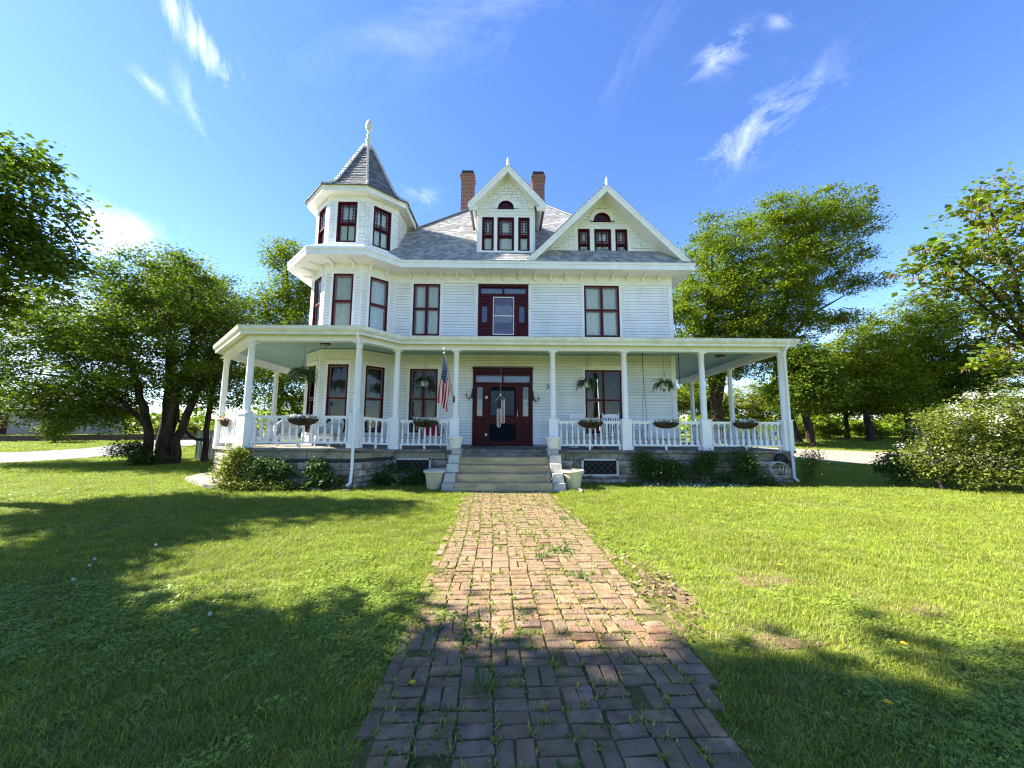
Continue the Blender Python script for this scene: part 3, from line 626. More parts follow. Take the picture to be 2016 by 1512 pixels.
# gables: the dormer in the middle and the large one at the right
def gable(ax, az, el, er, yf, yface, yback, rake=.22, face_z0=8.0, wins=(), arch=None, frieze=None, xw=None, sets=1, name='dormer'):
    """ax, az: apex of the roof edge; el, er: (x, z) of its feet; yf: front edge of the roof; yface: wall behind it"""
    g = MB(); th = .07
    for (ex, ez) in (el, er):                                # roof planes as courses
        L = math.hypot(ax-ex, az-ez); n_ = int(L/.15); s_ = 1 if ex > ax else -1
        nx_, nz_ = (az-ez)/L*s_, abs(ax-ex)/L
        for i in range(n_):
            a, b = i/n_, (i+1)/n_+.01
            p, q = (ex+(ax-ex)*a, ez+(az-ez)*a), (ex+(ax-ex)*b, ez+(az-ez)*b); t = max(.001, R.random())
            g.face([(p[0]+nx_*.03, yf, p[1]+nz_*.03), (p[0]+nx_*.03, yback, p[1]+nz_*.03), (q[0]+nx_*.008, yback, q[1]+nz_*.008), (q[0]+nx_*.008, yf, q[1]+nz_*.008)], t)
            g.face([(p[0]+nx_*.03, yf, p[1]+nz_*.03), (q[0]+nx_*.008, yf, q[1]+nz_*.008), (q[0]-nx_*.02, yf, q[1]-nz_*.02), (p[0]-nx_*.02, yf, p[1]-nz_*.02)], .2)
    gr = g.build(name+'_roof', shingle_m, house)
    f = MB(); s = MB()
    for (ex, ez) in (el, er):                                # rake boards, soffit, face moulding
        L = math.hypot(ax-ex, az-ez); s_ = 1 if ex > ax else -1; d = Vector(((ax-ex)/L, 0, (az-ez)/L)); nn = Vector(((az-ez)/L*s_, 0, abs(ax-ex)/L))
        E_, A_ = Vector((ex, 0, ez)), Vector((ax, 0, az)); k_ = rake/nn.z
        def slab(y0, y1, d0, d1, mbx):
            P = [E_-nn*d0+d*(d0*nn.x*s_/max(.2, nn.z))*0, A_-Vector((0, 0, d0/nn.z)), A_-Vector((0, 0, d1/nn.z)), E_-nn*d1]
            mbx.prism([(p.x, y0, p.z) for p in P], (0, y1-y0, 0))
        slab(yf-.02, yf+.05, .022, rake, f); slab(yf-.05, yf+.02, .024, rake*.36, f); slab(yface-.07, yface-.005, .09, .19, f)
        slab(yf+.052, yback, rake*.62, rake*.62+.03, s)
        if name == 'dormer':                                 # scrolled foot of the rake
            c = E_-nn*(rake*.55); f.prism([(c.x+math.cos(a)*.13*(1 if s_ > 0 else 1), yf-.03, c.z-.03+math.sin(a)*.12) for a in (i*math.pi/6 for i in range(12))], (0, .085, 0))
            f.prism([(ex-s_*.02, yf, ez-.02), (ex-s_*.02, yf, ez-.3), (ex-s_*.30, yf, ez-.3), (ex-s_*.33, yf, ez-.18)][::s_], (0, .06, 0))
    f.build('rake_board', trimw, gr); s.build('rake_soffit', white, gr)
    # wall face with window holes
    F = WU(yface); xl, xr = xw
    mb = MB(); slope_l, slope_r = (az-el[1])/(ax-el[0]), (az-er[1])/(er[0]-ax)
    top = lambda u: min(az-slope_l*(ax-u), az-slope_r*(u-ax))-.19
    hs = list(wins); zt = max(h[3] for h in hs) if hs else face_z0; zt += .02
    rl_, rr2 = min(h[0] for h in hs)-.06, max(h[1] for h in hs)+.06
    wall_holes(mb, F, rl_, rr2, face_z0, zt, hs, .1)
    n_ = 40; us = [xl+(xr-xl)*i/n_ for i in range(n_+1)]
    ar = arch
    for a, b in zip(us, us[1:]):
        if b <= rl_ or a >= rr2:
            ta, tb = max(face_z0, top(a)), max(face_z0, top(b)); mb.face([F(a, 0, face_z0), F(b, 0, face_z0), F(b, 0, tb), F(a, 0, ta)]); continue
        if a < rl_: mb.face([F(a, 0, face_z0), F(rl_, 0, face_z0), F(rl_, 0, zt), F(a, 0, min(zt, top(a)))])
        if b > rr2: mb.face([F(rr2, 0, face_z0), F(b, 0, face_z0), F(b, 0, min(zt, top(b))), F(rr2, 0, zt)])
        ta, tb = max(zt, top(a)), max(zt, top(b))
        lo = lambda u: zt if not ar or abs(u-ar[0]) >= ar[2] else ar[1]+math.sqrt(max(0, ar[2]**2-(u-ar[0])**2))
        if ar and ar[0]-ar[2] <= (a+b)/2 <= ar[0]+ar[2]:
            mb.face([F(a, 0, zt), F(b, 0, zt), F(b, 0, ar[1]), F(a, 0, ar[1])])
        if ta > lo(a) or tb > lo(b): mb.face([F(a, 0, lo(a)), F(b, 0, lo(b)), F(b, 0, max(lo(b), tb)), F(a, 0, max(lo(a), ta))])
    if name == 'dormer':
        cb = MB()
        for x in (xl, xr): cb.box(x-.025, x+.025, yface-.005, yback, face_z0, el[1]-.1)
        cb.build('dormer_cheek', siding, house)
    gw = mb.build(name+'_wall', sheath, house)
    sh = MB(); z = face_z0+.02
    holes_ = [(min(h[0] for h in hs)-.14, max(h[1] for h in hs)+.14, face_z0-1, frieze[1])] if hs else []
    while z < az-rake*1.3:
        h = .115
        u0, u1 = xl, xr
        u0 = max(xl, ax-(az-.20-z-h*.6)/slope_l); u1 = min(xr, ax+(az-.20-z-h*.6)/slope_r)
        if u1-u0 > .05:
            hh = list(holes_)
            if ar and z+h > ar[1] and z < ar[1]+ar[2]+.16: rr_ = ar[2]+.15; hw = math.sqrt(max(0, rr_**2-(z+h*.5-ar[1])**2)); hh.append((ar[0]-hw, ar[0]+hw, z-1, z+1))
            for a, b in segs(u0, u1, z, h, hh):
                u = a
                while u < b-.001:
                    e_ = min(b, u+R.uniform(.11, .24)); e_ = b if b-e_ < .05 else e_
                    j = R.uniform(-.012, .006); A = lambda q: [F(q, .003, z+j), F(q, .028, z+j), F(q, .018, z+h-.01), F(q, .003, z+h-.01)]
                    p, q = A(u+.004), A(e_-.004); sh.hexa([p[0], p[1], q[1], q[0], p[3], p[2], q[2], q[3]], max(.001, R.random())); u = e_
        z += h
    sh.build('shingles', wshingle_m, gw, 'stuff')
    # casing boards between the windows, scalloped frieze
    mb = MB(); edges = [min(h[0] for h in hs)-.14]+[v for h in hs for v in (h[0], h[1])]+[max(h[1] for h in hs)+.14]
    zb = min(h[2] for h in hs)-.10
    for a, b in zip(edges[::2], edges[1::2]): mb.fbox(F, a, b, 0, .03, zb+.1, frieze[0])
    mb.fbox(F, edges[0]-.03, edges[-1]+.03, 0, .06, zb, zb+.1)
    for h in hs: mb.fbox(F, h[0], h[1], 0, .031, h[3], frieze[0])
    mb.build('casing', trimw, gw)
    mb = MB(); a, b = frieze[2], frieze[3]
    mb.fbox(F, a, b, 0, .032, frieze[0], frieze[1]); mb.fbox(F, a, b, 0, .06, frieze[1]-.03, frieze[1]); mb.fbox(F, a, b, 0, .05, frieze[0], frieze[0]+.02)
    u = a+.03
    while u < b-.05:
        mb.prism([F(u+.033+.033*math.cos(q), .032, frieze[1]-.05+(-.05*math.sin(q))) for q in (i*math.pi/5 for i in range(6))], (0, -.02, 0)); u += .085
    mb.build('scalloped_frieze', trimw, gw)
    for i, h in enumerate(wins): window(F, *h, mid=.45, fancy=1, seed=40+i+int(ax*3), curt=('split' if name != 'dormer' and i == 1 else 'full'), caseit=False)
    # the half-round light
    cx_, cz_, r_ = ar
    arc = lambda r, n: [F(cx_+r*math.cos(math.pi*i/18), n, cz_+r*math.sin(math.pi*i/18)) for i in range(19)]
    mb = MB(); mb.strip(arc(r_, .04), arc(r_-.05, .04)); mb.strip(arc(r_-.05, .04), arc(r_-.05, -.06)); mb.strip(arc(r_, .0), arc(r_, .04)); mb.fbox(F, cx_-r_, cx_+r_, -.06, .04, cz_-.045, cz_)
    for k_ in range(1, 5):
        q = math.pi*k_/5; mb.bar(F(cx_+.12*math.cos(q), 0, cz_+.12*math.sin(q)), F(cx_+(r_-.05)*math.cos(q), 0, cz_+(r_-.05)*math.sin(q)), .016, .02, up=(0, 1, 0))
    mb.strip(arc(.135, .012), arc(.115, .012)); aw = mb.build('arched_window', maroon, house)
    mb = MB(); mb.face(arc(r_-.04, -.02)); mb.build('pane', glass, aw)
    mb = MB(); mb.face(arc(r_-.02, -.05)); mb.build('backing', mk('plum_backing', (.07, .02, .035), .6, .2), aw)
    mb = MB(); mb.strip(arc(r_+.13, .034), arc(r_, .034)); mb.strip(arc(r_+.13, 0), arc(r_+.13, .034)); mb.strip(arc(r_+.15, .05), arc(r_+.10, .05)); mb.strip(arc(r_+.15, 0), arc(r_+.15, .05)); mb.strip(arc(r_+.10, .034), arc(r_+.10, .05)); mb.build('arch_surround', trimw, aw)
    mb = MB(); mb.lathe([(.055, -.12), (.06, .0), (.045, .03), (.055, .08), (.03, .14), (.0, .24)], (ax, yf+.02, az+.06), 8); mb.build('finial', trimw, gr)
    return gr
YD = 13.62
dw = [C_ for C_ in ((-.93, -.49, 8.19, 9.52), (-.36, .27, 8.19, 9.52), (.42, .85, 8.19, 9.52))]
gable(.02, 11.42, (-1.40, 9.88), (1.41, 9.88), 13.22, YD, 17.6, wins=dw, arch=(-.045, 9.89, .30), frieze=(9.60, 9.78, -1.13, 1.05), xw=(-1.10, 1.03), face_z0=8.02)
YG = 13.78
gw_ = [(2.69, 3.14, 8.09, 9.19), (3.31, 3.95, 8.09, 9.19), (4.11, 4.57, 8.09, 9.19)]
gable(3.66, 10.62, (.63, 7.57), (6.72, 7.57), 13.12, YG, 16.6, wins=gw_, arch=(3.625, 9.53, .325), frieze=(9.27, 9.44, 2.42, 4.84), xw=(1.05, 6.28), face_z0=7.95, name='gable', rake=.22)
# ---------------------------------------------------------------- porch
PC = [(-9.85, 20.2), (-9.85, 16.5), (-9.75, 13.4), (-7.19, 10.8), (-4.17, 10.8), (-3.4, 11.9), (8.70, 11.9), (8.95, 15.1), (9.25, 18.9), (9.25, 20.2)]
def dz(x, y): return .085*min(1, max(0, (11.9-y)/1.1))*(1 if x < 0 else 0)
def poly_sheet(P, z, flip=False): return [(x, y, z+dz(x, y)) for x, y in (P[::-1] if flip else P)]
ZC = 4.06
cl = off(PC, .0)
mb = MB(); mb.face(Z3(cl, 4.31)); mb.build('porch_ceiling', blueceil, house)
# beam and cornice
mb = MB(); band(mb, PC, -.11, .11, ZC, 4.30); band(mb, PC, .11, .13, ZC, ZC+.05); mb.build('porch_beam', trimw, house)
mb = MB(); GO = off(PC, .33); mb.strip(Z3(off(PC, .11), 4.27), Z3(GO, 4.22)); mb.build('porch_soffit', trimw, house)
mb = MB()
prof_g = [(.30, 4.20), (.33, 4.20), (.335, 4.27), (.37, 4.30), (.40, 4.345), (.40, 4.42), (.412, 4.42), (.412, 4.435), (.385, 4.435), (.385, 4.33), (.33, 4.33), (.30, 4.40)]
for (d0, z0), (d1, z1) in zip(prof_g, prof_g[1:]): mb.strip(Z3(off(PC, d0), z0), Z3(off(PC, d1), z1))
mb.build('gutter', gutter_m, house)
PI_ = [(-6.6, 20.2), (-6.6, 16.5), (-6.95, 14.2), (-6.1, 13.3), (-5.0, 13.3), (-4.0, 14.05), (6.0, 14.05), (6.0, 15.1), (6.0, 18.9), (6.0, 20.2)]
mb = MB(); A = Z3(off(PC, .375), 4.425); B = Z3(PI_, 4.90); n_ = 8
for i in range(n_):
    L0 = [Vector(a).lerp(Vector(b), i/n_) for a, b in zip(A, B)]; L1 = [Vector(a).lerp(Vector(b), (i+1)/n_+.01) for a, b in zip(A, B)]
    up = Vector((0, 0, .02)); mb.strip([p+up for p in L0], L1, .2+.1*(i % 3)); mb.strip(L0, [p+up for p in L0], 0)
mb.strip(A, [a+Vector((0, 0, -.03)) for a in map(Vector, A)], .1)
mb.build('porch_roof', shingle_m, house)
# deck, its dark edge, weathered fascia, foundation stones
DE = off(PC, .17)
mb = MB(); mb.face([(x, y, 1.0+dz(x, y+.2)) for x, y in DE]); mb.strip([(x, y, .925+dz(x, y+.2)) for x, y in DE], [(x, y, 1.0+dz(x, y+.2)) for x, y in DE]); mb.strip([(x, y, .925+dz(x, y+.2)) for x, y in off(PC, .08)], [(x, y, .925+dz(x, y+.2)) for x, y in DE])
deck = mb.build('porch_deck', deck_m, house)
FE = off(PC, .07)
mb = MB(); mb.strip(Z3(FE, -.1), [(x, y, .99+dz(x, y+.1)) for x, y in FE]); found = mb.build('foundation', mortar_m, house)
def rock(seed, face=.05, nu=4, nz=3, smooth=False):
    r = random.Random(seed); vs = []; mb = MB()
    for j in range(nz+1):
        for i in range(nu+1):
            e = i in (0, nu) or j in (0, nz)
            vs.append((i/nu-.5+(0 if i in (0, nu) else r.uniform(-.07, .07)), -(.004+r.uniform(0, .006) if e else (.012+r.uniform(-.004, .004) if smooth else face*r.uniform(.35, 1.4))), j/nz-.5+(0 if j in (0, nz) else r.uniform(-.09, .09))))
    f = [(j*(nu+1)+i, j*(nu+1)+i+1, (j+1)*(nu+1)+i+1, (j+1)*(nu+1)+i) for j in range(nz) for i in range(nu)]
    mb.add(vs, f)
    for z in (-.5, .5): mb.face([(-.5, -.008, z), (.5, -.008, z), (.5, .03, z), (-.5, .03, z)])
    for x in (-.5, .5): mb.face([(x, -.008, -.5), (x, .03, -.5), (x, .03, .5), (x, -.008, .5)])
    return mb.mesh('stone')
ROCK = [rock(i) for i in range(10)]; SMO = [rock(90+i, smooth=True) for i in range(4)]
for me in ROCK: me.materials.append(stone_m)
for me in SMO: me.materials.append(stone_s)
BW = [(-3.29, -2.30, .30, .74), (2.36, 3.36, .28, .74)]
STX0, STX1 = -1.66, 1.58
def stone_run(p, q, cap=True, small=False, skips=(), n_cap=None):
    p, q = Vector((*p, 0)), Vector((*q, 0)); L = (q-p).length; d = (q-p)/L; rz = math.atan2(d.y, d.x)
    zt = lambda u: .915+dz(*(p+d*u)[:2]) if True else 0
    def put(src, u0, u1, z0, z1, gap=.018):
        c = p+d*((u0+u1)/2); inst('stone', R.choice(src), found, (c.x, c.y, (z0+z1)/2), rz, (max(.03, u1-u0-gap), 1, max(.03, z1-z0-gap)))
    u = 0
    while cap and u < L-.02:
        e = min(L, u+R.uniform(1.1, 1.9)); e = L if L-e < .5 else e
        for a, b in segs(u, e, 0, .1, [(s[0], s[1], -9, 9) for s in skips if s[4]]): put(SMO, a, b, .70+dz(*(p+d*a)[:2]), zt((a+b)/2))
        u = e
    z = -.03; hs = [.17, .15, .2, .205] if not small else [.16, .14, .15, .14, .14]
    for h in hs:
        h_ = min(h, .695-z); u = R.uniform(-.25, 0)
        while u < L:
            w_ = R.uniform(.3, .75) if not small else R.uniform(.17, .34); a, b = max(0, u), min(L, u+w_)
            if L-b < .12: b = L
            for s, e in segs(a, b, z, h_, [k[:4] for k in skips]):
                if e-s > .05: put(ROCK, s, e, z, z+h_)
            u = b if b < L else L+1
        z += h_
for i in range(len(FE)-1):
    a, b = FE[i], FE[i+1]; sk = ()
    if i == 5:
        o_ = a[0]; sk = [(c-o_-.08, d-o_+.08, e-.06, f+.01, 0) for c, d, e, f in BW]+[(STX0-o_+.1, STX1-o_-.1, -1, 2, 1)]
    stone_run(a, b, small=(i == 2), skips=sk)
for a, b, c, d in BW:
    F = WU(11.83); mb = MB(); t_ = .07
    for e, f, g, h in ((a-t_, a, c-.05, d), (b, b+t_, c-.05, d), (a, b, c-.06, c), (a-t_-.02, b+t_+.02, d-.05, d-.0)): mb.fbox(F, e, f, -.02, .05, g, h)
    bw = mb.build('basement_window', weath, house)
    mb = MB(); mb.face([F(a, .004, c), F(b, .004, c), F(b, .004, d), F(a, .004, d)]); mb.build('dark_opening', dark, bw)
    mb = MB(); u = a-.4
    while u < b+.4:
        for s in (1, -1):
            p, q = [u, c], [u+s*(d-c), d]
            lo, hi = a+.01, b-.01
            def cut(P, Q_):
                t0, t1 = 0, 1; dx = Q_[0]-P[0]
                for lim, sg in ((lo, 1), (hi, -1)):
                    tt = (lim-P[0])/dx
                    if sg*dx > 0: t0 = max(t0, tt)
                    else: t1 = min(t1, tt)
                return t0, t1
            t0, t1 = cut(p, q)
            if t1-t0 > .05: mb.bar(F(p[0]+(q[0]-p[0])*t0, .012+.006*s, p[1]+(d-c)*t0), F(p[0]+(q[0]-p[0])*t1, .012+.006*s, p[1]+(d-c)*t1), .022, .006, up=(0, 1, 0))
        u += .19
    mb.build('lattice', mk('old_lattice', (.07, .06, .052), .9, .2, 8), bw)

# stairs and their stepped stone cheeks
SX0, SX1 = -1.30, 1.22
for k in range(4):
    y0 = 10.28+.325*k; z1 = .205+.2*k; mb = MB(); j = [R.uniform(-.012, .012) for _ in range(4)]
    mb.box(SX0-.02, SX1+.02, y0+.03, 11.72, z1-.23, z1-.055); n_ = 7
    for i in range(n_):
        xa, xb = SX0-.02+(SX1-SX0+.04)*i/n_, SX0-.02+(SX1-SX0+.04)*(i+1)/n_; w = lambda x: .008*math.sin(x*2.3+k*2)+.004*math.sin(x*9+k)
        mb.add([(xa, y0+w(xa), z1-.19), (xb, y0+w(xb), z1-.19), (xb, y0-.004+w(xb), z1-.012), (xa, y0-.004+w(xa), z1-.012), (xa, y0+.012, z1+w(xa)*.4), (xb, y0+.012, z1+w(xb)*.4), (xa, y0+.4, z1+.004), (xb, y0+.4, z1+.004)], [(0, 1, 3-1, 3), (3, 2, 5, 4), (4, 5, 7, 6)])
    st = mb.build('step', step_m, house)
mb = MB(); mb.box(SX0-.1, SX1+.1, 10.1, 10.4, -.02, .035); mb.build('footing', step_m, house)
mb = MB(); mb.box(SX0-.02, SX1+.02, 11.70, 11.76, .80, .92); mb.build('riser_board', deck_m, house)
for x0, x1, s in ((-1.62, -1.31, -1), (1.24, 1.56, 1)):
    pier = None
    mb = MB(); mb.box(x0+.05, x1-.05, 10.98, 11.85, -.05, .42); pier = mb.build('stair_cheek', mortar_m, house)
    for k, (yf, z0, z1, o_) in enumerate(((10.34, -.03, .20, .03), (10.50, .205, .44, .02), (10.78, .445, .67, 0), (11.06, .675, .885, -.01), (11.30, .89, 1.05, -.03))):
        mb = MB(); a, b = x0+o_*s+R.uniform(-.02, .02), x1+o_*s+R.uniform(-.02, .02); yb = 11.9 if k > 2 else yf+.62; jt = lambda: R.uniform(-.015, .015)
        sl = .07 if k in (2, 3) else .03
        mb.hexa([(a+jt(), yf-sl, z0), (b+jt(), yf-sl, z0), (b, yb, z0), (a, yb, z0), (a+.01+jt(), yf+jt(), z1-.004), (b-.01+jt(), yf+jt(), z1-.004), (b, yb, z1-.004), (a, yb, z1-.004)])
        ob = mb.build('stone', mk('cheek_stone', (.50, .48, .40), .95, .12, 4, objrand=.12, bump=.4, bscale=18, dirt=(.28, .265, .22, .5), dscale=4), pier)

# columns on square pedestals
mb = MB(); mb.lathe([(.098, 0), (.098, .02), (.088, .04), (.091, .3), (.092, .8), (.088, 1.3), (.080, 1.98), (.095, 1.99), (.095, 2.01), (.080, 2.02), (.080, 2.05)], k=20); SHAFT = mb.mesh('column'); SHAFT.materials.append(white)
mb = MB(); mb.lathe([(.082, 0), (.108, .03), (.112, .045)], k=20); mb.box(-.135, .135, -.135, .135, .045, .082); CAPM = mb.mesh('capital'); CAPM.materials.append(white)
mb = MB(); mb.box(-.142, .142, -.142, .142, 0, .905); mb.box(-.16, .16, -.16, .16, .905, .945); mb.box(-.152, .152, -.152, .152, 0.001, .10); PEDM = mb.mesh('pedestal'); PEDM.materials.append(white)
CPOS = [(-9.85, 19.6), (-9.85, 16.5), (-9.75, 13.4), (-7.19, 10.8), (-4.17, 10.8), (-3.39, 11.9), (-1.56, 11.9), (1.46, 11.9), (3.71, 11.9), (6.17, 11.9), (8.70, 11.9), (8.95, 15.1), (9.25, 18.9)]
for i, (x, y) in enumerate(CPOS):
    z0 = 1.0+dz(x, y); rz = math.radians(-45) if i == 2 else (math.radians(-20) if i in (3, ) else 0)
    H = ZC-z0-.945
    c = inst('column', SHAFT, house, (x, y, z0+.945), 0, (1, 1, (H-.08)/2.05))
    inst('capital', CAPM, house, (x, y, ZC-.083)); inst('pedestal', PEDM, house, (x, y, z0), rz)
# railings with turned balusters
mb = MB(); s = .034
mb.box(-s, s, -s, s, 0, .13); mb.lathe([(.034, .13), (.026, .16), (.019, .19), (.030, .215), (.034, .235), (.031, .30), (.022, .45), (.017, .545), (.024, .555), (.024, .565), (.017, .575), (.03, .60)], k=8); mb.box(-.031, .031, -.031, .031, .60, .645)
BAL = mb.mesh('baluster'); BAL.materials.append(white)
for a, b, nb in ((0, 1, 15), (1, 2, 13), (2, 3, 13), (3, 4, 14), (4, 5, 5), (5, 6, 9), (7, 8, 11), (8, 9, 12), (9, 10, 12), (10, 11, 16), (11, 12, 19)):
    p, q = Vector((*CPOS[a], 1.0+dz(*CPOS[a]))), Vector((*CPOS[b], 1.0+dz(*CPOS[b]))); d = (q-p); L = d.length; d.normalize()
    p, q = p+d*.155, q-d*.155; up = lambda v, h: v+Vector((0, 0, h))
    mb = MB(); mb.bar(up(p, .855), up(q, .855), .085, .05); mb.bar(up(p, .82), up(q, .82), .05, .03); mb.bar(up(p, .145), up(q, .145), .075, .05)
    L = (q-p).length; k = max(2, int(L/1.1))
    for i in range(k+1):
        c = p+d*(.05+(L-.1)*i/k); mb.bar(up(c, .001), up(c, .12), .055, .05, up=(d.y, -d.x, 0))
    rl = mb.build('railing', white, house)
    for i in range(nb):
        c = p.lerp(q, (i+.5)/nb); inst('baluster', BAL, rl, (c.x, c.y, c.z+.168), math.atan2(d.y, d.x))
# downspouts
for pts in ([(-4.12, 10.47, 4.33), (-4.13, 10.50, 4.18), (-4.12, 10.58, 4.05), (-4.12, 10.58, .55), (-4.14, 10.56, .18), (-4.18, 10.45, .12)], [(8.72, 11.53, 4.33), (8.72, 11.57, 4.2), (8.70, 11.70, 4.05), (8.70, 11.70, 1.0), (8.70, 11.68, .2), (8.72, 11.55, .12)]):
    mb = MB(); mb.tube(pts, .043, 8); mb.build('downspout', white, house)
# small curved bracket near the top of the corner column
# house number
fc = bpy.data.curves.new('house_number', 'FONT'); fc.body = '3'; fc.size = .26; fc.extrude = .008; fc.align_x = 'CENTER'
fo = bpy.data.objects.new('house_number', fc); COL.objects.link(fo); fo.parent = house; fo.location = Vector((1.50, YW-.035, 3.06))-org(house); fo.rotation_euler = (math.pi/2, 0, 0)
bpy.context.view_layer.update(); nm = bpy.data.meshes.new_from_object(fo.evaluated_get(bpy.context.evaluated_depsgraph_get())); loc_ = fo.location.copy(); bpy.data.objects.remove(fo)
nm.materials.clear(); fo = link('house_number', nm, iron, house); fo.location = loc_; fo.rotation_euler = (math.pi/2, 0, 0)

# ---------------------------------------------------------------- doors
def rrect(cx, cz, w, h, r, n=6):
    pts = []; out = []
    for sx, sz, a0 in ((1, -1, -90), (1, 1, 0), (-1, 1, 90), (-1, -1, 180)):
        for i in range(n+1):
            a = math.radians(a0+90*i/n); pts.append((cx+sx*(w/2-r)+r*math.cos(a), cz+sz*(h/2-r)+r*math.sin(a))); out.append((sx, sz))
    return pts, out
def plate_with_hole(mb, F, rect, hole, n0, n1):
    (x0, x1, z0, z1) = rect; pts, cor = hole
    O = [((x1 if sx > 0 else x0), (z1 if sz > 0 else z0)) for sx, sz in cor]
    A = [F(u, n1, z) for u, z in O]; B = [F(u, n1, z) for u, z in pts]; C_ = [F(u, n0, z) for u, z in pts]
    mb.strip(A, B, close=True); mb.strip(B, C_, close=True)
def door(d, screen=True):
    u0, u1, z0, z1 = d; w = u1-u0; mb = MB(); tr0, tr1 = z1-.36, z1-.10
    su0, su1 = u0+.36, u1-.36; n1 = .045
    zb = z0
    # frame members
    P = [(u0, u0+.09, zb, z1), (u1-.09, u1, zb, z1), (u0+.09, u1-.09, z1-.10, z1), (u0+.09, u1-.09, tr0-.10, tr0), (u0+.45-.06, u0+.45+.04, zb, tr0-.10), (u1-.45-.04, u1-.45+.06, zb, tr0-.10), ((u0+u1)/2-.025, (u0+u1)/2+.025, tr0, tr1)]
    for a, b, c, e in P: mb.fbox(FW, a, b, -.11, n1, c, e)
    dr = mb.build('front_door' if screen else 'balcony_door', maroon, house)
    if screen:
        mb = MB(); mb.fbox(FW, u0-.005, u1+.005, 0, .10, z1, z1+.13); mb.fbox(FW, u0-.03, u1+.03, 0, .15, z1+.13, z1+.165); mb.fbox(FW, u0-.015, u1+.015, 0, .12, z1+.09, z1+.131); mb.build('cornice', maroon_d, dr)
    for a, b in ((u0+.09, (u0+u1)/2-.025), ((u0+u1)/2+.025, u1-.09)):
        mb = MB(); mb.face([FW(a, -.03, tr0), FW(b, -.03, tr0), FW(b, -.03, tr1), FW(a, -.03, tr1)]); mb.build('transom_pane', glass2, dr)
        curtain('lace', FW, a+.01, b-.01, tr0+.01, tr1-.04, -.09, dr, 5, lace_m, amp=.006)
    sg0, sg1 = (zb+1.06, tr0-.16) if screen else (5.53, 6.16)
    for a, b in ((u0+.09, u0+.39), (u1-.39, u1-.09)):
        mb = MB(); mb.fbox(FW, a, b, -.08, .0, zb, sg0-.04); mb.fbox(FW, a, b, -.08, .0, sg1+.04, tr0-.10)
        mb.fbox(FW, a, a+.05, -.08, .012, sg0-.04, sg1+.04); mb.fbox(FW, b-.05, b, -.08, .012, sg0-.04, sg1+.04); mb.fbox(FW, a+.05, b-.05, -.08, .012, sg1, sg1+.04); mb.fbox(FW, a+.05, b-.05, -.08, .012, sg0-.04, sg0)
        zz = [zb+.08, zb+.42, zb+.66, zb+.92] if screen else [4.8, 5.05, 5.2, 5.34, 5.47]
        for c, e in zip(zz, zz[1:]): mb.fbox(FW, a+.05, b-.05, .0, .022, c+.02, e-.02)
        if not screen:
            for c in (6.24, 6.38): mb.fbox(FW, a+.05, b-.05, .0, .022, c, c+.11)
        mb.build('panel', maroon, dr)
        mb = MB(); mb.face([FW(a+.05, -.03, sg0), FW(b-.05, -.03, sg0), FW(b-.05, -.03, sg1), FW(a+.05, -.03, sg1)]); mb.build('sidelight_pane', glass2, dr)
        if screen: curtain('lace', FW, a+.055, b-.055, sg0+.01, sg1-.45, -.06, dr, 7, lace_m, amp=.006, hem=.03)
        else: mb = MB(); mb.face([FW(a+.05, -.07, sg0), FW(b-.05, -.07, sg0), FW(b-.05, -.07, sg1), FW(a+.05, -.07, sg1)]); mb.build('blind', mk('slate_blind', (.13, .16, .19), .7, .1, 4), dr)
    a, b, c, e = u0+.49, u1-.49, zb+.03, tr0-.105
    if screen:
        mb = MB(); zm = c+.86
        plate_with_hole(mb, FW, (a, b, zm, e), rrect((a+b)/2, (zm+e)/2+.05, b-a-.2, e-zm-.22, .16), .0, .05)
        plate_with_hole(mb, FW, (a, b, c, zm), rrect((a+b)/2, (zm+c)/2+.02, b-a-.2, zm-c-.24, .18), .0, .05)
        mb.fbox(FW, a, b, .05, .058, zm-.03, zm+.03); mb.strip([FW(a, 0, c), FW(b, 0, c), FW(b, 0, e), FW(a, 0, e)], [FW(a, .05, c), FW(b, .05, c), FW(b, .05, e), FW(a, .05, e)], close=True)
        for zc, s_ in ((zm+.02, 1), (zm-.04, -1)):               # corner scrolls
            for ux, q in ((a+.1, 1), (b-.1, -1)):
                pts = [FW(ux+q*.11*(1-math.cos(t)), .045, zc+s_*(.03+.11*math.sin(t))) for t in (i*.26 for i in range(7))]; mb.tube(pts, .010, 5)
        sd_ = mb.build('screen_door', maroon, dr)
        mb = MB(); mb.face([FW(a, .0, c), FW(b, .0, c), FW(b, .0, zm-.02), FW(a, .0, zm-.02)]); mb.face([FW(a, .0, zm+.02), FW(b, .0, zm+.02), FW(b, .0, e), FW(a, .0, e)]); mb.build('screen', screen_m, dr)
        mb = MB(); mb.fbox(FW, a+.14, b-.16, .0, .006, zm+.2, e-.2); mb.build('inner_glass', mk('blue_grey_glass', (.02, .04, .065), .3, .3, 6, spec=.25), dr)
        mb = MB(); mb.fbox(FW, b-.055, b-.03, .05, .075, c+1.02, c+1.16); mb.lathe([(.02, 0), (.025, .02), (0, .04)], FW(b-.045, .07, c+1.2), 8); mb.build('handle', mk('brass_white', (.7, .66, .6), .4), dr)
        mb = MB()
        for zz in (c+.33, c+1.66): mb.fbox(FW, a-.045, a+.035, .05, .07, zz, zz+.085)
        mb.build('hinge', mk('brass_white', (.7, .66, .6), .4), dr)
    else:
        a, b = -.62, .38
        mb = MB(); mb.fbox(FW, a, b, -.09, -.02, 4.75, tr0-.1)
        for p, q, r_, s_ in ((-.62, -.50, 4.8, 6.56), (.28, .38, 4.8, 6.56)): mb.fbox(FW, p, q, -.02, .02, r_, s_)
        mb.build('door_leaf', maroon, dr)
        mb = MB(); x0, x1, y0, y1 = -.505, .285, 5.06, 6.5; f_ = .03
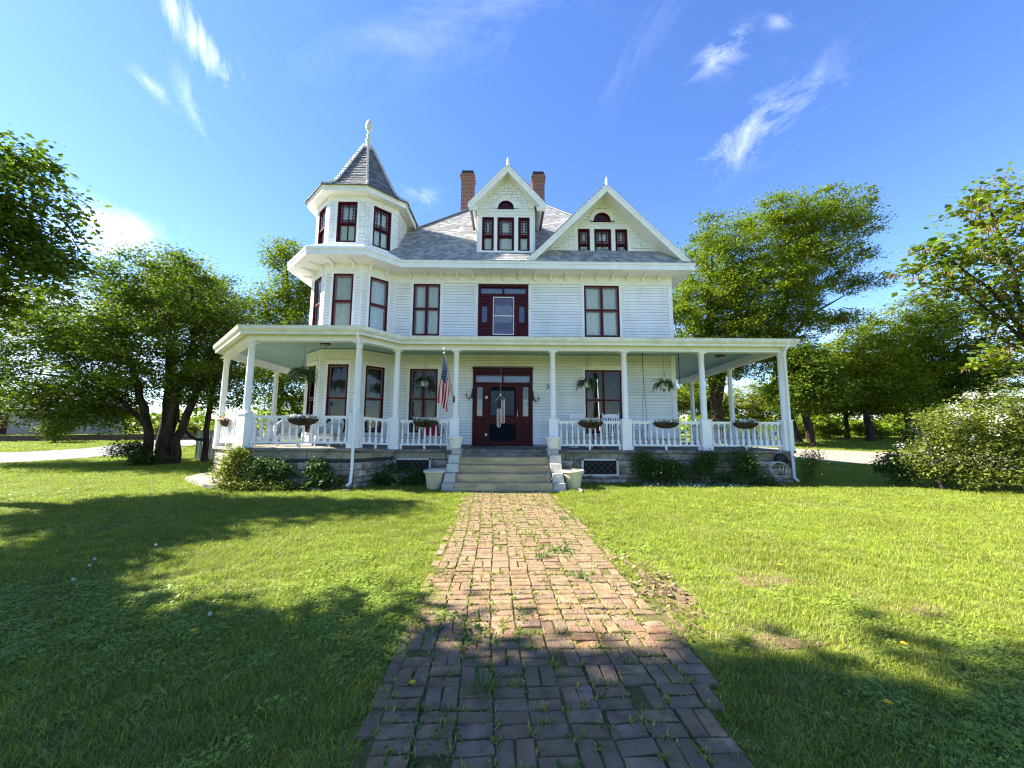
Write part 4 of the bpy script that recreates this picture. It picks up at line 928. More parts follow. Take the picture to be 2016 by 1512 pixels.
        for p, q, r_, s_ in ((x0, x0+f_, y0, y1), (x1-f_, x1, y0, y1), (x0+f_, x1-f_, y1-f_, y1), (x0+f_, x1-f_, y0, y0+f_), (x0+f_, x1-f_, 5.76, 5.79)): mb.fbox(FW, p, q, -.018, .012, r_, s_)
        mb.build('storm_frame', white, dr)
        mb = MB(); mb.face([FW(x0, -.012, y0), FW(x1, -.012, y0), FW(x1, -.012, y1), FW(x0, -.012, y1)]); mb.build('storm_pane', glass2, dr)
        mb = MB(); mb.face([FW(x0, -.017, y0), FW(x1, -.017, y0), FW(x1, -.017, y1), FW(x0, -.017, y1)]); mb.build('backing', mk('mauve_door_panel', (.20, .13, .19), .6, .15, 3), dr)
        mb = MB(); k = 10
        for i in range(k): mb.face([FW(x0+.08+(x1-x0-.16)*i/k, -.0145, 5.52+.02*(i % 2)), FW(x0+.08+(x1-x0-.16)*(i+1)/k, -.0145, 5.52+.02*((i+1) % 2)), FW(x0+.08+(x1-x0-.16)*(i+1)/k, -.0145, 6.18), FW(x0+.08+(x1-x0-.16)*i/k, -.0145, 6.18)])
        mb.build('lace', lace_m, dr)
        mb = MB()
        for p, q, r_, s_ in ((u0-.11, u0, 4.75, z1), (u1, u1+.11, 4.75, z1)): mb.fbox(FW, p, q, 0, .03, r_, s_)
        mb.build('casing', trimw, dr)
    return dr
door(DOOR1); door(DOOR2, False)

# ---------------------------------------------------------------- things on the porch
def sconce(x, z, sgn, label):
    o = empty('wall_lamp', (x, YW-.03, z), label, 'lamp', 'candle lamps beside the front door')
    mb = MB(); b = Vector((x, YW-.06, z)); P = lambda u, n, h: (x+u*sgn, YW-.03-n, z+h)
    mb.lathe([(.035, -.02), (.045, 0), (.035, .02)], P(0, .02, .02), 8); mb.bar(P(0, .0, -.12), P(0, .0, .24), .05, .03, up=(0, 1, 0)); mb.build('back_plate', iron, o)
    mb = MB(); mb.tube([P(.0, .03, .18), P(.02, .05, .05), P(.04, .09, -.08), P(.10, .12, -.15), P(.17, .12, -.12), P(.20, .12, -.03)], .014, 6); mb.tube([P(.10, .12, -.15), P(.10, .12, -.21)], [.016, .003], 5); mb.tube([P(0, .03, -.1), P(.05, .1, -.03), P(.1, .12, -.12)], .010, 5); mb.build('arm', iron, o)
    mb = MB(); mb.lathe([(.015, -.03), (.055, -.01), (.06, .0), (.02, .005)], P(.20, .12, 0), 10); mb.build('cup', iron, o)
    mb = MB(); mb.lathe([(.016, .005), (.018, .12), (.006, .15), (0, .19)], P(.20, .12, 0), 8); mb.build('candle_bulb', mk('candle_glass', (.55, .56, .5), .3), o)
sconce(-1.20, 2.83, -1, 'black iron candle lamp left of the front door'); sconce(.97, 2.74, 1, 'black iron candle lamp right of the front door')
def ceil_light(x, y, label):
    o = empty('ceiling_light', (x, y, 4.30), label, 'ceiling light', 'flush lights on the porch ceiling')
    mb = MB(); mb.lathe([(.16, .005), (.165, -.02), (.13, -.05), (.12, -.03)], (x, y, 4.30), 18)
    for i in range(6): a = i*math.pi/3; mb.tube([(x+.15*math.cos(a), y+.15*math.sin(a), 4.28), (x+.10*math.cos(a), y+.10*math.sin(a), 4.20), (x, y, 4.165)], .006, 4)
    mb.build('rim', iron, o)
    mb = MB(); mb.lathe([(.125, -.04), (.11, -.09), (.07, -.12), (0, -.13)], (x, y, 4.30), 16); mb.build('glass_bowl', mk('ribbed_opal_glass', (.45, .44, .38), .25, .1, 20), o)
ceil_light(-5.75, 12.05, 'flush ceiling light under the porch before the turret'); ceil_light(-.15, 12.9, 'flush ceiling light in front of the red front door'); ceil_light(7.75, 13.6, 'flush ceiling light on the blue ceiling at the right porch end')

def fern(x, y, z, label, seed, drop, n=60, long=.42):
    o = empty('hanging_fern', (x, y, z), label, 'hanging fern', 'ferns hanging from the porch ceiling'); r = random.Random(seed)
    mb = MB(); mb.lathe([(.10, -.17), (.13, -.02), (.145, 0), (.13, .0), (.12, -.03)], (x, y, z), 14); mb.lathe([(0, -.03), (.125, -.03)], (x, y, z), 14); mb.build('pot', mk('dark_pot', (.05, .045, .04), .5, .2, 8) if not drop else plast_m, o)
    mb = MB()
    for i in range(3): a = i*2.09+.4; mb.tube([(x+.13*math.cos(a), y+.13*math.sin(a), z), (x, y, z+.42)], .004, 4, cap=False)
    mb.tube([(x, y, z+.42), (x, y, 4.31)], .005, 4, cap=False); mb.build('hanger', mk('hanger_wire', (.10, .11, .10), .6), o)
    mb = MB()
    for i in range(n):
        a = r.uniform(0, 6.283); L = long*r.uniform(.6, 1.25); el = r.uniform(.05, 1.25); w0 = r.uniform(.028, .045)*(1+.3*drop); t = max(.001, r.random())
        p = Vector((x+.07*math.cos(a), y+.07*math.sin(a), z)); v = Vector((math.cos(a)*math.cos(el), math.sin(a)*math.cos(el), math.sin(el))); st = L/9; side = Vector((-math.sin(a), math.cos(a), 0))
        for k in range(9):
            q = p+v*st; v = (v+Vector((0, 0, -.26-.10*drop))).normalized(); w = w0*math.sin(math.pi*(k+1.2)/10.5)
            if k > 0:
                for s in (1, -1):
                    b = p.lerp(q, .2); c = p.lerp(q, .95); tip = p.lerp(q, .8)+side*s*w*2+Vector((0, 0, -w*.5)); mb.face([b, tip, c], t*(.6+.4*r.random()))
            p = q
    mb.build('fronds', leaf_fern, o); return o
fern(-6.13, 11.6, 3.30, 'drooping long leaved plant hanging in a pale pot before the turret window', 11, 1.0, 70, .5)
fern(-2.74, 12.9, 3.22, 'fern hanging in front of the double window between flag and turret', 12, .2)
fern(2.68, 12.5, 3.17, 'fern hanging beside the window right of the house number', 13, .8, 75)
fern(5.22, 12.5, 3.14, 'round fern in a dark pot hanging at the right end of the white wall', 14, .1)

def flower_trough(x, y, z, rz, L, label, seed, full=1):
    o = empty('flower_basket', (x, y, z), label, 'flower basket', 'coir lined flower baskets hung on the porch rail', rz); r = random.Random(seed)
    def sec(u): w = math.sqrt(max(.02, 1-(2*u/L)**2)); return w
    mb = MB(); n = 14; rows = []
    for i in range(n+1):
        u = -L/2+L*i/n; w = sec(u); rows.append([(u, -.15*w*math.sin(math.radians(a)) if a <= 90 else -.15*w*math.sin(math.radians(a)), -.17*w*max(0, math.cos(math.radians(a))) if a <= 90 else .0) for a in (0, 25, 50, 70, 90)]+[(u, -.135*w, .005), (u, 0, -.03)])
    for A, B in zip(rows, rows[1:]): mb.strip(A, B)
    for A in (rows[0], rows[-1]): mb.face(A)
    mb.build('liner', coco_m, o, local=True)
    mb = MB(); mb.tube([(-L/2, 0, 0)]+[(rows[i][4][0], rows[i][4][1]-.008, .005) for i in range(0, n+1)]+[(L/2, 0, 0)], .007, 5)
    for i in range(1, n, 2): mb.tube([(p[0], p[1]-.007, p[2]-.004) for p in rows[i][:5]], .005, 4)
    for u in (-L*.3, L*.3): mb.tube([(u, 0, .0), (u, .03, .06), (u, .10, .04)], .006, 4)
    mb.build('wire_frame', iron, o, local=True)
    rng = np.random.RandomState(seed); k = 260
    C = np.stack([rng.uniform(-L*.46, L*.46, k), rng.uniform(-.15, .02, k), rng.uniform(.0, .09, k)], 1); C[:60, 2] -= rng.uniform(.02, .16, 60); C[:60, 1] = -.15; C[:60, 0] = L*.06+rng.normal(size=60)*.07
    link('foliage', quads_mesh('foliage', leaf_quads(C, .055, rng), k, rng.random(k)), leaf_deep, o)
    k = int(150*full); C = np.stack([rng.uniform(-L*.48, L*.46, k), rng.uniform(-.17, .0, k), rng.uniform(.04, .13, k)], 1)
    link('blossoms', quads_mesh('blossoms', leaf_quads(C, .06, rng, asp=.95, up=.2), k, rng.random(k)), petal_m, o)
    return o
flower_trough(-5.56, 10.70, 1.80+.06, 0, .84, 'white flowers in a coir basket on the rail of the turret bay', 1)
flower_trough(-2.43, 11.80, 1.83, 0, .78, 'white flowers in a coir basket on the rail beside the flag', 2)
flower_trough(2.60, 11.80, 1.83, 0, .78, 'white flowers in a coir basket in front of the two rocking chairs', 3)
flower_trough(4.92, 11.80, 1.83, 0, .80, 'white flowers in a coir basket in front of the porch swing', 4, .7)
flower_trough(7.38, 11.80, 1.83, 0, .80, 'white flowers in a coir basket on the last rail at the right', 5, .5)
o = flower_trough(-8.75, 12.26, 1.83, math.radians(-45), .7, 'pink and white flowers in a coir basket on the angled rail at the left end', 6, .4)
rng = np.random.RandomState(3); C = np.stack([rng.uniform(-.38, -.1, 90), rng.uniform(-.2, .02, 90), rng.uniform(.0, .22, 90)], 1); link('sprays', quads_mesh('sprays', leaf_quads(C, .10, rng, asp=.25), 90, rng.random(90)), leaf_young, o)
C = np.stack([rng.uniform(-.1, .3, 60), rng.uniform(-.18, -.02, 60), rng.uniform(.03, .14, 60)], 1); link('pink_blossoms', quads_mesh('pink', leaf_quads(C, .06, rng, asp=.9), 60, rng.random(60)), mk('pink_petal', (.55, .2, .22), .7, .1, 9), o)

# flag on an angled staff
o = empty('flag', (-1.66, 11.74, 2.50), 'flag of stars and stripes hanging from an angled staff on the porch column', 'flag')
tip, foot = Vector((-1.845, 11.28, 3.93)), Vector((-1.60, 11.76, 2.52))
mb = MB(); mb.tube([foot, tip], .013, 8); mb.build('staff', mk('steel_staff', (.30, .31, .33), .35, .1, 5, metallic=.6), o)
mb = MB(); mb.lathe([(0, -.045), (.032, -.03), (.045, 0), (.032, .03), (0, .045)], tip+Vector((0, 0, .05)), 12); mb.lathe([(.028, -.02), (.034, 0), (.02, .015)], tip+Vector((0, 0, -.06)), 10); mb.build('ball', mk('polished_white', (.8, .8, .75), .2, spec=.6), o)
mb = MB(); mb.bar(foot+Vector((0, .05, -.1)), foot+Vector((0, .05, .1)), .06, .03, up=(0, 1, 0)); mb.tube([foot+Vector((0, .04, -.05)), foot+Vector((.0, -.02, .06))], .022, 8); mb.build('staff_bracket', iron, o)
cloth = [mk('flag_red', (.50, .015, .035), .8, .06, 6, trans=.5), mk('flag_white', (.85, .80, .78), .8, .04, 6, trans=.5), mk('flag_blue', (.022, .035, .13), .8, .08, 6, trans=.25)]
NS, NT = 26, 36; hoist = (foot-tip)*.66; fly = 1.40
def fp(s, t):
    b = tip+Vector((0, 0, -.10))+hoist*s*(1-.10*t); g = .030*math.sin(s*16+t*2.2)*min(1, t*2)+.02*math.sin(s*7+1+t*5)*t
    pinch = 1-.1*t
    c = tip+hoist*.45
    x = b.x-.17*t*(1-s)+.0*s*t-.03*t; y = c.y+(b.y-c.y)*pinch+g*1.6; return Vector((x+g*.8, y, b.z-fly*t*(1-.38*s)))
mb = MB()
for i in range(NS):
    for j in range(NT):
        p = [fp(i/NS, j/NT), fp((i+1)/NS, j/NT), fp((i+1)/NS, (j+1)/NT), fp(i/NS, (j+1)/NT)]
        stripe = i*13//NS; mb.face(p, 0, 2 if (stripe < 7 and j < NT*.40) else stripe % 2, True)
ban = mb.build('banner', cloth, o)
mb = MB()
for a in range(9):
    for b in range(6 if a % 2 == 0 else 5):
        s, t = (a+.5)/9*7/13, .4*((b+.5+(0 if a % 2 == 0 else .5))/6)
        c = fp(s, t); du = (fp(s+.01, t)-c).normalized(); dt = (fp(s, t+.01)-c).normalized(); nn = du.cross(dt).normalized()
        for sg in (.006, -.006):
            mb.face([c+nn*sg+(du*math.cos(q)+dt*math.sin(q))*(.021 if k % 2 == 0 else .009) for k, q in enumerate(i*math.pi/5 for i in range(10))])
mb.build('stars', cloth[1], o)

# wind chime shaped like a flag
cx, cyy = -.17, 12.45
o = empty('wind_chime', (cx, cyy, 4.06), 'wind chime of pale tubes hanging in front of the red screen door', 'wind chime')
mb = MB(); mb.tube([(cx, cyy, 4.31), (cx, cyy, 2.72)], .003, 4, cap=False); mb.tube([(cx-.15, cyy, 2.57), (cx, cyy, 2.70), (cx+.16, cyy, 2.57)], .006, 4, cap=False); mb.build('hanger', mk('chime_cord', (.55, .52, .45), .7), o)
mb = MB(); mb.box(cx-.025, cx+.015, cyy-.02, cyy+.02, 2.70, 2.76); mb.build('ring', white, o)
mb = MB(); mb.box(cx-.12, cx+.0, cyy-.012, cyy+.012, 2.28, 2.56); mb.build('canton_plate', mk('navy_plate', (.012, .012, .02), .5), o)
mb = MB(); 
for k in range(5): a = k*1.257; mb.face([(cx-.15+.04*math.cos(q+a*0)*(1 if i % 2 == 0 else .4), cyy-.025, 2.55+.04*math.sin(q)*(1 if i % 2 == 0 else .4)) for i, q in enumerate(i*math.pi/5+.31 for i in range(10))][::1]); break
mb.build('star', mk('tarnished_star', (.25, .22, .16), .5), o)
tub = mk('chime_tube', (.62, .50, .46), .35, .1, 5, metallic=.2)
for i, (u, a, b) in enumerate(((-.105, 2.28, 1.70), (-.055, 2.28, 1.66), (-.008, 2.28, 1.70), (.035, 2.57, 1.82), (.08, 2.57, 1.80), (.125, 2.57, 1.82))):
    mb = MB(); mb.tube([(cx+u, cyy, a), (cx+u, cyy, b)], .014, 7); mb.build('tube', tub, o)

# seats
def rocker(x, y, rz, label):
    o = empty('rocking_chair', (x, y, 1.0), label, 'rocking chair', 'white rocking chairs on the porch', rz)
    mb = MB()
    for u in (-.27, .27): mb.tube([(u, -.42, .06), (u, -.2, .02), (u, .1, .02), (u, .42, .09)], .022, 6)
    mb.build('rocker', white, o, local=True)
    for u in (-.27, .27):
        mb = MB(); mb.tube([(u, -.28, .03), (u, -.27, .66)], .02, 6); mb.build('leg', white, o, local=True)
        mb = MB(); mb.tube([(u, .2, .03), (u, .22, .45), (u*.98, .36, 1.14)], .022, 6); mb.lathe([(.02, 0), (.026, .03), (.014, .06), (.0, .09)], (u*.98, .36, 1.13), 8); mb.build('post', white, o, local=True)
        mb = MB(); mb.bar((u*1.08, -.34, .67), (u*1.05, .28, .69), .09, .025); mb.build('armrest', white, o, local=True)
    for i in range(7):
        y0 = -.29+i*.075; mb = MB(); mb.box(-.28, .28, y0, y0+.062, .43-.012*i, .452-.012*i); mb.build('seat_slat', white, o, local=True)
    for i in range(6):
        u = -.20+.08*i; mb = MB(); mb.bar((u, .225, .47), (u, .35, 1.05), .045, .015, up=(0, 1, 0)); mb.build('back_slat', white, o, local=True)
    mb = MB(); mb.prism([(-.27, .335, 1.03), (.27, .335, 1.03), (.27, .36, 1.12), (.13, .365, 1.16), (-.13, .365, 1.16), (-.27, .36, 1.12)], (0, .028, 0)); mb.bar((-.27, .235, .5), (.27, .235, .5), .03, .05); mb.bar((-.27, -.27, .25), (.27, -.27, .25), .025, .03); mb.bar((-.27, .21, .22), (.27, .21, .22), .025, .03); mb.build('crest_rail', white, o, local=True)
    mb = MB(); mb.box(-.24, .24, -.26, .2, .455, .50); mb.build('cushion', mk('sage_cushion', (.28, .36, .36), .9, .15, 20), o, local=True)
rocker(2.52, 13.05, .18, 'white slatted rocking chair nearer the house number'); rocker(3.58, 13.05, -.22, 'white slatted rocking chair nearer the porch swing')
o = empty('side_table', (3.02, 13.2, 1.0), 'small round dark table between the two rocking chairs', 'side table')
mb = MB(); mb.lathe([(0, .0), (.22, .0), (.22, .03), (0, .03)], (3.02, 13.2, 1.48), 16); mb.build('table_top', mk('dark_red_table', (.10, .02, .02), .5), o)
mb = MB(); mb.tube([(3.02, 13.2, 1.02), (3.02, 13.2, 1.48)], .03, 8); mb.lathe([(.16, 0), (.14, .02), (.03, .04)], (3.02, 13.2, 1.0), 12); mb.build('leg', mk('dark_red_table', (.10, .02, .02), .5), o)
# porch swing
o = empty('porch_swing', (5.32, 13.0, 1.3), 'white slatted porch swing hanging on chains at the right end of the wall', 'porch swing')
for i in range(5):
    mb = MB(); y0 = 12.72+i*.09; mb.box(4.70, 5.95, y0, y0+.075, 1.33-.012*i, 1.352-.012*i); mb.build('seat_slat', white, o)
for i in range(4):
    mb = MB(); mb.bar((4.70, 13.19+.022*i, 1.42+.085*i), (5.95, 13.19+.022*i, 1.42+.085*i), .02, .066); mb.build('back_slat', white, o)
mb = MB()
for x in (4.72, 5.32, 5.93): mb.bar((x, 13.2, 1.26), (x, 13.30, 1.76), .04, .04, up=(1, 0, 0)); mb.bar((x, 12.7, 1.31), (x, 13.2, 1.26), .04, .05)
mb.build('frame', white, o)
for x in (4.70, 5.95):
    mb = MB(); mb.bar((x, 12.7, 1.56), (x, 13.2, 1.58), .06, .025); mb.bar((x, 12.74, 1.31), (x, 12.74, 1.55), .04, .04, up=(1, 0, 0)); mb.build('armrest', white, o)
    mb = MB()
    for y in (12.74, 13.2): mb.tube([(x, y, 1.57), (x, 12.98, 3.55)], .0075, 4, cap=False)
    mb.tube([(x, 12.98, 3.55), (x, 12.98, 4.31)], .013, 5, cap=False); mb.build('chain', iron, o)
def wicker(x, y, rz, label, cushion):
    o = empty('wicker_armchair', (x, y, 1.0), label, 'armchair', 'white armchairs on the porch', rz); wm = mk('white_wicker', (.7, .7, .67), .8, .2, 70, bump=.8, bscale=120)
    mb = MB(); mb.box(-.30, .30, -.28, .28, .30, .40); mb.build('seat', wm, o, local=True)
    mb = MB(); a = [math.radians(d) for d in range(-20, 201, 20)]
    hgt = lambda t: .64+.30*max(0, math.sin(t))**2
    mb.strip([(.36*math.cos(t), .05+.30*math.sin(t), .30) for t in a], [(.41*math.cos(t), .05+.36*math.sin(t), hgt(t)) for t in a]); mb.strip([(.32*math.cos(t), .05+.26*math.sin(t), .30) for t in a], [(.37*math.cos(t), .05+.32*math.sin(t), hgt(t)) for t in a])
    mb.tube([(.39*math.cos(t), .05+.34*math.sin(t), hgt(t)) for t in a], .03, 6); mb.build('backrest', wm, o, local=True)
    for u, v in ((-.27, -.25), (.27, -.25), (-.27, .26), (.27, .26)):
        mb = MB(); mb.tube([(u, v, 0), (u, v, .31)], .025, 6); mb.build('leg', wm, o, local=True)
    mb = MB(); mb.box(-.26, .26, -.27, .22, .401, .47); mb.box(-.22, .22, .17, .25, .47, .78); mb.build('cushion', cushion, o, local=True)
redc = mk('red_cushion', (.28, .01, .025), .9, .1, 10); greyc = mk('grey_cushion', (.42, .42, .40), .9, .1, 10)
wicker(-2.45, 12.95, .25, 'white wicker armchair with red cushions behind the rail by the flag', redc)
wicker(-5.5, 12.15, -.3, 'white wicker armchair with grey cushion before the turret front window', greyc); wicker(-6.9, 12.4, .5, 'white wicker armchair in the sun at the left of the turret', greyc)
# planters and pots
def planter(x, y, z, label):
    o = empty('white_planter', (x, y, z), label, 'planter', 'white planters on the stair cheeks')
    mb = MB(); mb.lathe([(0, 0), (.145, 0), (.16, .015), (.20, .22), (.205, .225), (.212, .235), (.225, .30), (.245, .31), (.245, .345), (.21, .345), (.205, .25), (0, .25)], (x, y, z), 28); mb.build('tub', plast_m, o)
    mb = MB(); mb.lathe([(0, .285), (.207, .285)], (x, y, z), 24); mb.build('soil', soil_m, o)
planter(-1.47, 11.42, 1.052, 'white plastic planter on the stair cheek left of the steps'); planter(1.40, 11.42, 1.052, 'white plastic planter on the stair cheek right of the steps')
def bigpot(x, y, s, label, wilt):
    o = empty('clay_pot', (x, y, -.01), label, 'flower pot', 'large cream pots at the foot of the steps')
    mb = MB(); mb.lathe([(0, 0), (.195*s, 0), (.215*s, .02), (.285*s, .43), (.30*s, .45), (.335*s, .46), (.345*s, .49), (.335*s, .525), (.30*s, .53), (.285*s, .50), (.28*s, .4), (0, .4)], (x, y, -.01), 36); mb.build('pot', pot_m, o)
    mb = MB(); mb.lathe([(0, .475), (.292*s, .475)], (x, y, -.01), 24); mb.build('soil', soil_m, o)
    if wilt:
        rng = np.random.RandomState(4); C = np.stack([x+.08+rng.normal(size=40)*.06, y-.1+rng.normal(size=40)*.05, .50+rng.random(40)*.06], 1); link('seedlings', quads_mesh('seedlings', leaf_quads(C-np.array(o.location), .045, rng), 40, rng.random(40)), leaf_young, o)
bigpot(-1.91, 10.62, .88, 'large cream pot standing in the shade left of the steps', False); bigpot(1.85, 10.72, .9, 'large cream pot with a few seedlings right of the steps', True)
# loose cord over the right stair cheek
mb = MB(); mb.tube([(1.55, 11.68, 1.02), (1.57, 11.62, .7), (1.57, 11.3, .45)], .008, 5)
mb.tube([(1.40, 10.98, .66), (1.26, 10.82, .55), (1.16, 10.62, .42), (1.11, 10.45, .32), (1.14, 10.40, .25), (1.22, 10.42, .30), (1.30, 10.52, .42), (1.36, 10.55, .45)], .010, 5)
tag(mb.build('white_cable', mk('white_cord', (.6, .58, .5), .6), None), 'thin white cable hanging in a loop over the right stair cheek', 'cable')
# garden hose on the wall at the right corner
o = empty('garden_hose', (8.35, 11.75, .72), 'coiled pale hose and dark reel on the stone wall at the right porch corner', 'garden hose')
mb = MB(); F = WU(11.70); mb.lathe([(0, .0), (.17, 0), (.17, .03), (0, .03)], (0, 0, 0), 16)
mb.v = [(8.35+a[0], 11.76-a[2]*4, .74+a[1]) for a in mb.v]; mb.build('reel', mk('dark_reel', (.03, .025, .022), .6, .2, 8), o)
mb = MB(); r = random.Random(5)
for k in range(4):
    w_, h_ = .22+.05*k, .30+.09*k; mb.tube([(8.10+.04*k+w_*math.sin(t)*.8, 11.66-.02*k, .48-h_*.5*(1-math.cos(t))*.9+.2) for t in (i*.42-3.3 for i in range(14))], .011, 5)
mb.tube([(7.0, 11.70, .99), (7.35, 11.63, .86), (7.75, 11.6, .66), (7.95, 11.55, .6)], .010, 5); mb.tube([(7.9, 11.6, .62), (8.0, 11.55, .3), (7.98, 11.45, .12), (8.1, 11.2, .03), (8.2, 11.1, .02)], .011, 5)
mb.build('hose', mk('pale_hose', (.50, .50, .46), .6, .1, 10), o)
# small ground spike light
o = empty('garden_spotlight', (1.95, 10.1, 0), 'small black ground spotlight lying in the grass near the right pot', 'spotlight')
mb = MB(); mb.tube([(1.90, 10.16, .10), (1.98, 10.02, .03)], [.03, .035], 10); mb.tube([(1.94, 10.1, .06), (1.92, 10.14, -.05)], .008, 5); mb.build('lamp_body', iron, o)
mb = MB(); mb.tube([(1.935, 10.10, .07), (1.955, 10.065, .053)], .036, 10); mb.build('lamp_ring', white, o)
# slab at the left corner, edging rocks
mb = MB(); vs = [(-9.9, 12.3), (-8.1, 10.7), (-7.55, 10.55), (-7.3, 10.75), (-8.2, 11.9), (-9.6, 13.6), (-10.4, 13.9)]
mb.prism([(x, y, .0) for x, y in vs], (0, 0, .11)); tag(mb.build('stone_slab', stone_s, None), 'flat grey stone slab on the lawn at the left porch corner', 'stone slab')
r = random.Random(21)
for i, (x, y, s) in enumerate(((-4.95, 10.35, .15), (-4.15, 10.25, .12), (4.05, 11.25, .11), (5.6, 11.25, .14), (5.2, 11.22, .10), (6.9, 11.3, .12), (2.9, 11.15, .09))):
    mb = MB(); k = 9; prof = [(1, 0), (1.05, .25), (.75, .55), (.0, .68)]; vs = []
    for a, b in prof: vs += [(x+s*1.3*a*math.cos(t)*r.uniform(.8, 1.15), y+s*.8*a*math.sin(t)*r.uniform(.8, 1.15), s*b*r.uniform(.85, 1.1)-.01) for t in (j*6.283/k for j in range(k))]
    mb.add(vs, [(q*k+j, q*k+(j+1) % k, (q+1)*k+(j+1) % k, (q+1)*k+j) for q in range(3) for j in range(k)])
    lab = ['rounded edging stone beside the broad leaved hosta', 'flat edging stone near the foot of the left downspout', 'low edging stone left of the silver ground cover', 'pale edging stone in front of the silver ground cover', 'small edging stone in the silver ground cover', 'grey edging stone at the foot of the dark tall shrub', 'small edging stone below the right basement window'][i]
    tag(mb.build('edging_stone', stone_s, None), lab, 'stone', 'edging stones of the flower bed')
# ---------------------------------------------------------------- trees
def grow(mbt, nodes, targets, r, tipr, rng, sides=5, sag=.12, maxr=.12):
    """limbs: reach every clump centre from the nearest lower point of the skeleton"""
    P = [np.array(n[0]) for n in nodes]; RR = [n[1] for n in nodes]
    targets = sorted(targets, key=lambda t: min(np.linalg.norm(t-p) for p in P))
    for t in targets:
        A = np.array(P); d = np.linalg.norm(A-t, axis=1)+np.maximum(0, A[:, 2]-t[2]+.1)*1.6; i = int(np.argmin(d)); a = A[i]; L = np.linalg.norm(t-a)
        if L < .05: continue
        n = max(2, min(5, int(L/.6)+1)); r0 = min(RR[i]*.7, maxr, tipr+.022*L); perp = rng.normal(size=3)*.10*L; pts = [a]; rad = [r0]
        for k in range(1, n+1):
            f = k/n; p = a+(t-a)*f+perp*math.sin(math.pi*f)*.8; p[2] += sag*L*math.sin(math.pi*f); pts.append(p); rad.append(r0+(tipr-r0)*f); P.append(p); RR.append(rad[-1])
        mbt.tube(pts, rad, sides, cap=False)
DENS = 1.75
def tree(name, label, base, trunks, lobes, nclump, per, size, mat, seed, bark=None, cl=.55, flat=.55, group=None, cat='tree', tipr=.012, up=.5, fold=.25, asp=.6, maxr=.12, sides=5, extra=None, shell=.45, fol='crown', low=0):
    """trunks: list of (points, radii); lobes: (x, y, z, rx, ry, rz) of the crown; leaves gather in clumps at the limb tips"""
    rng = np.random.RandomState(seed); base = Vector(base); o = empty(name, base, label, cat, group)
    mbt = MB(); nodes = []
    for pts, rad in trunks:
        P = [Vector(p) for p in pts]
        q = []; rr = []
        for a in range(len(P)-1):
            for k in range(3): q.append(P[a].lerp(P[a+1], k/3)); rr.append(rad[a]+(rad[a+1]-rad[a])*k/3)
        q.append(P[-1]); rr.append(rad[-1])
        q = [p+Vector(rng.normal(size=3)*min(.06, r_*.4)) if i else p for i, (p, r_) in enumerate(zip(q, rr))]
        rr[0] *= 1.35
        mbt.tube(q, rr, 9, cap=False); nodes += [(tuple(p), r_) for p, r_ in zip(q, rr)][2:]
    vol = np.array([l[3]*l[4]*l[5] for l in lobes])**.75; vol /= vol.sum(); C = []
    for l, w in zip(lobes, vol):
        k = max(3, int(nclump*w*DENS)); v = rng.normal(size=(k, 3)); v /= np.linalg.norm(v, axis=1)[:, None]
        C.append(np.array(l[:3])+v*(rng.random(k)**shell)[:, None]*np.array(l[3:6]))
    C = np.concatenate(C); C = C[C[:, 2] > base.z+low]
    grow(mbt, nodes, list(C), None, tipr, rng, sides, maxr=maxr)
    mbt.build('trunk', bark or bark_m, o)
    n = len(C); cnt = rng.randint(int(per*.5), int(per*1.5), n); idx = np.repeat(np.arange(n), cnt); N_ = len(idx)
    cs = cl*(.6+.8*rng.random(n)); off_ = rng.normal(size=(N_, 3))*cs[idx][:, None]*.62; off_[:, 2] *= flat; off_[:, 2] -= .10*cs[idx]
    LC = C[idx]+off_; keep = LC[:, 2] > base.z+.02; LC, idx = LC[keep], idx[keep]; N_ = len(LC)
    tint = .55*rng.random(n)[idx]+.45*rng.random(N_)
    V = leaf_quads(LC, size, rng, up=up, fold=fold, asp=asp, dirs=off_[keep]/(np.linalg.norm(off_[keep], axis=1)[:, None]+1e-6))-np.array(base)
    link(fol, quads_mesh('crown', V, N_, tint), mat, o)
    if extra: extra(o, C, rng)
    return o
def L_(rows, ry=None): return [(x, y, z, rx, ry or max(rx, .8)*.9, rz) for x, y, z, rx, rz in rows]
FAR = 'trees beyond the house'
# big multi-stemmed maple at the left
b = Vector((-15.1, 17.3, zg(-15, 17.3)))
mtr = [([b+Vector((.05, 0, -.1)), b+Vector((.15, 0, 1.4)), b+Vector((.35, .1, 3.2)), b+Vector((.7, .3, 5.6)), b+Vector((.3, .4, 8.2))], [.30, .25, .2, .14, .05]),
       ([b+Vector((-.45, 0, -.1)), b+Vector((-.55, -.1, 1.4)), b+Vector((-.9, -.2, 2.9)), b+Vector((-1.7, -.3, 4.8)), b+Vector((-2.6, -.2, 6.6))], [.2, .17, .14, .1, .04]),
       ([b+Vector((.5, .1, -.1)), b+Vector((.62, .2, 1.5)), b+Vector((1.1, .3, 3.4)), b+Vector((1.9, .4, 5.6))], [.2, .17, .13, .05]),
       ([b+Vector((-.2, .3, -.1)), b+Vector((-.35, .5, 2)), b+Vector((-.9, 1, 4.5)), b+Vector((-1.3, 1.2, 7.2))], [.2, .17, .13, .05]),
       ([b+Vector((-.45, -.2, 1.6)), b+Vector((-1.5, -.5, 2.8)), b+Vector((-3.4, -.7, 3.7)), b+Vector((-5.4, -.8, 3.9))], [.11, .09, .06, .025])]
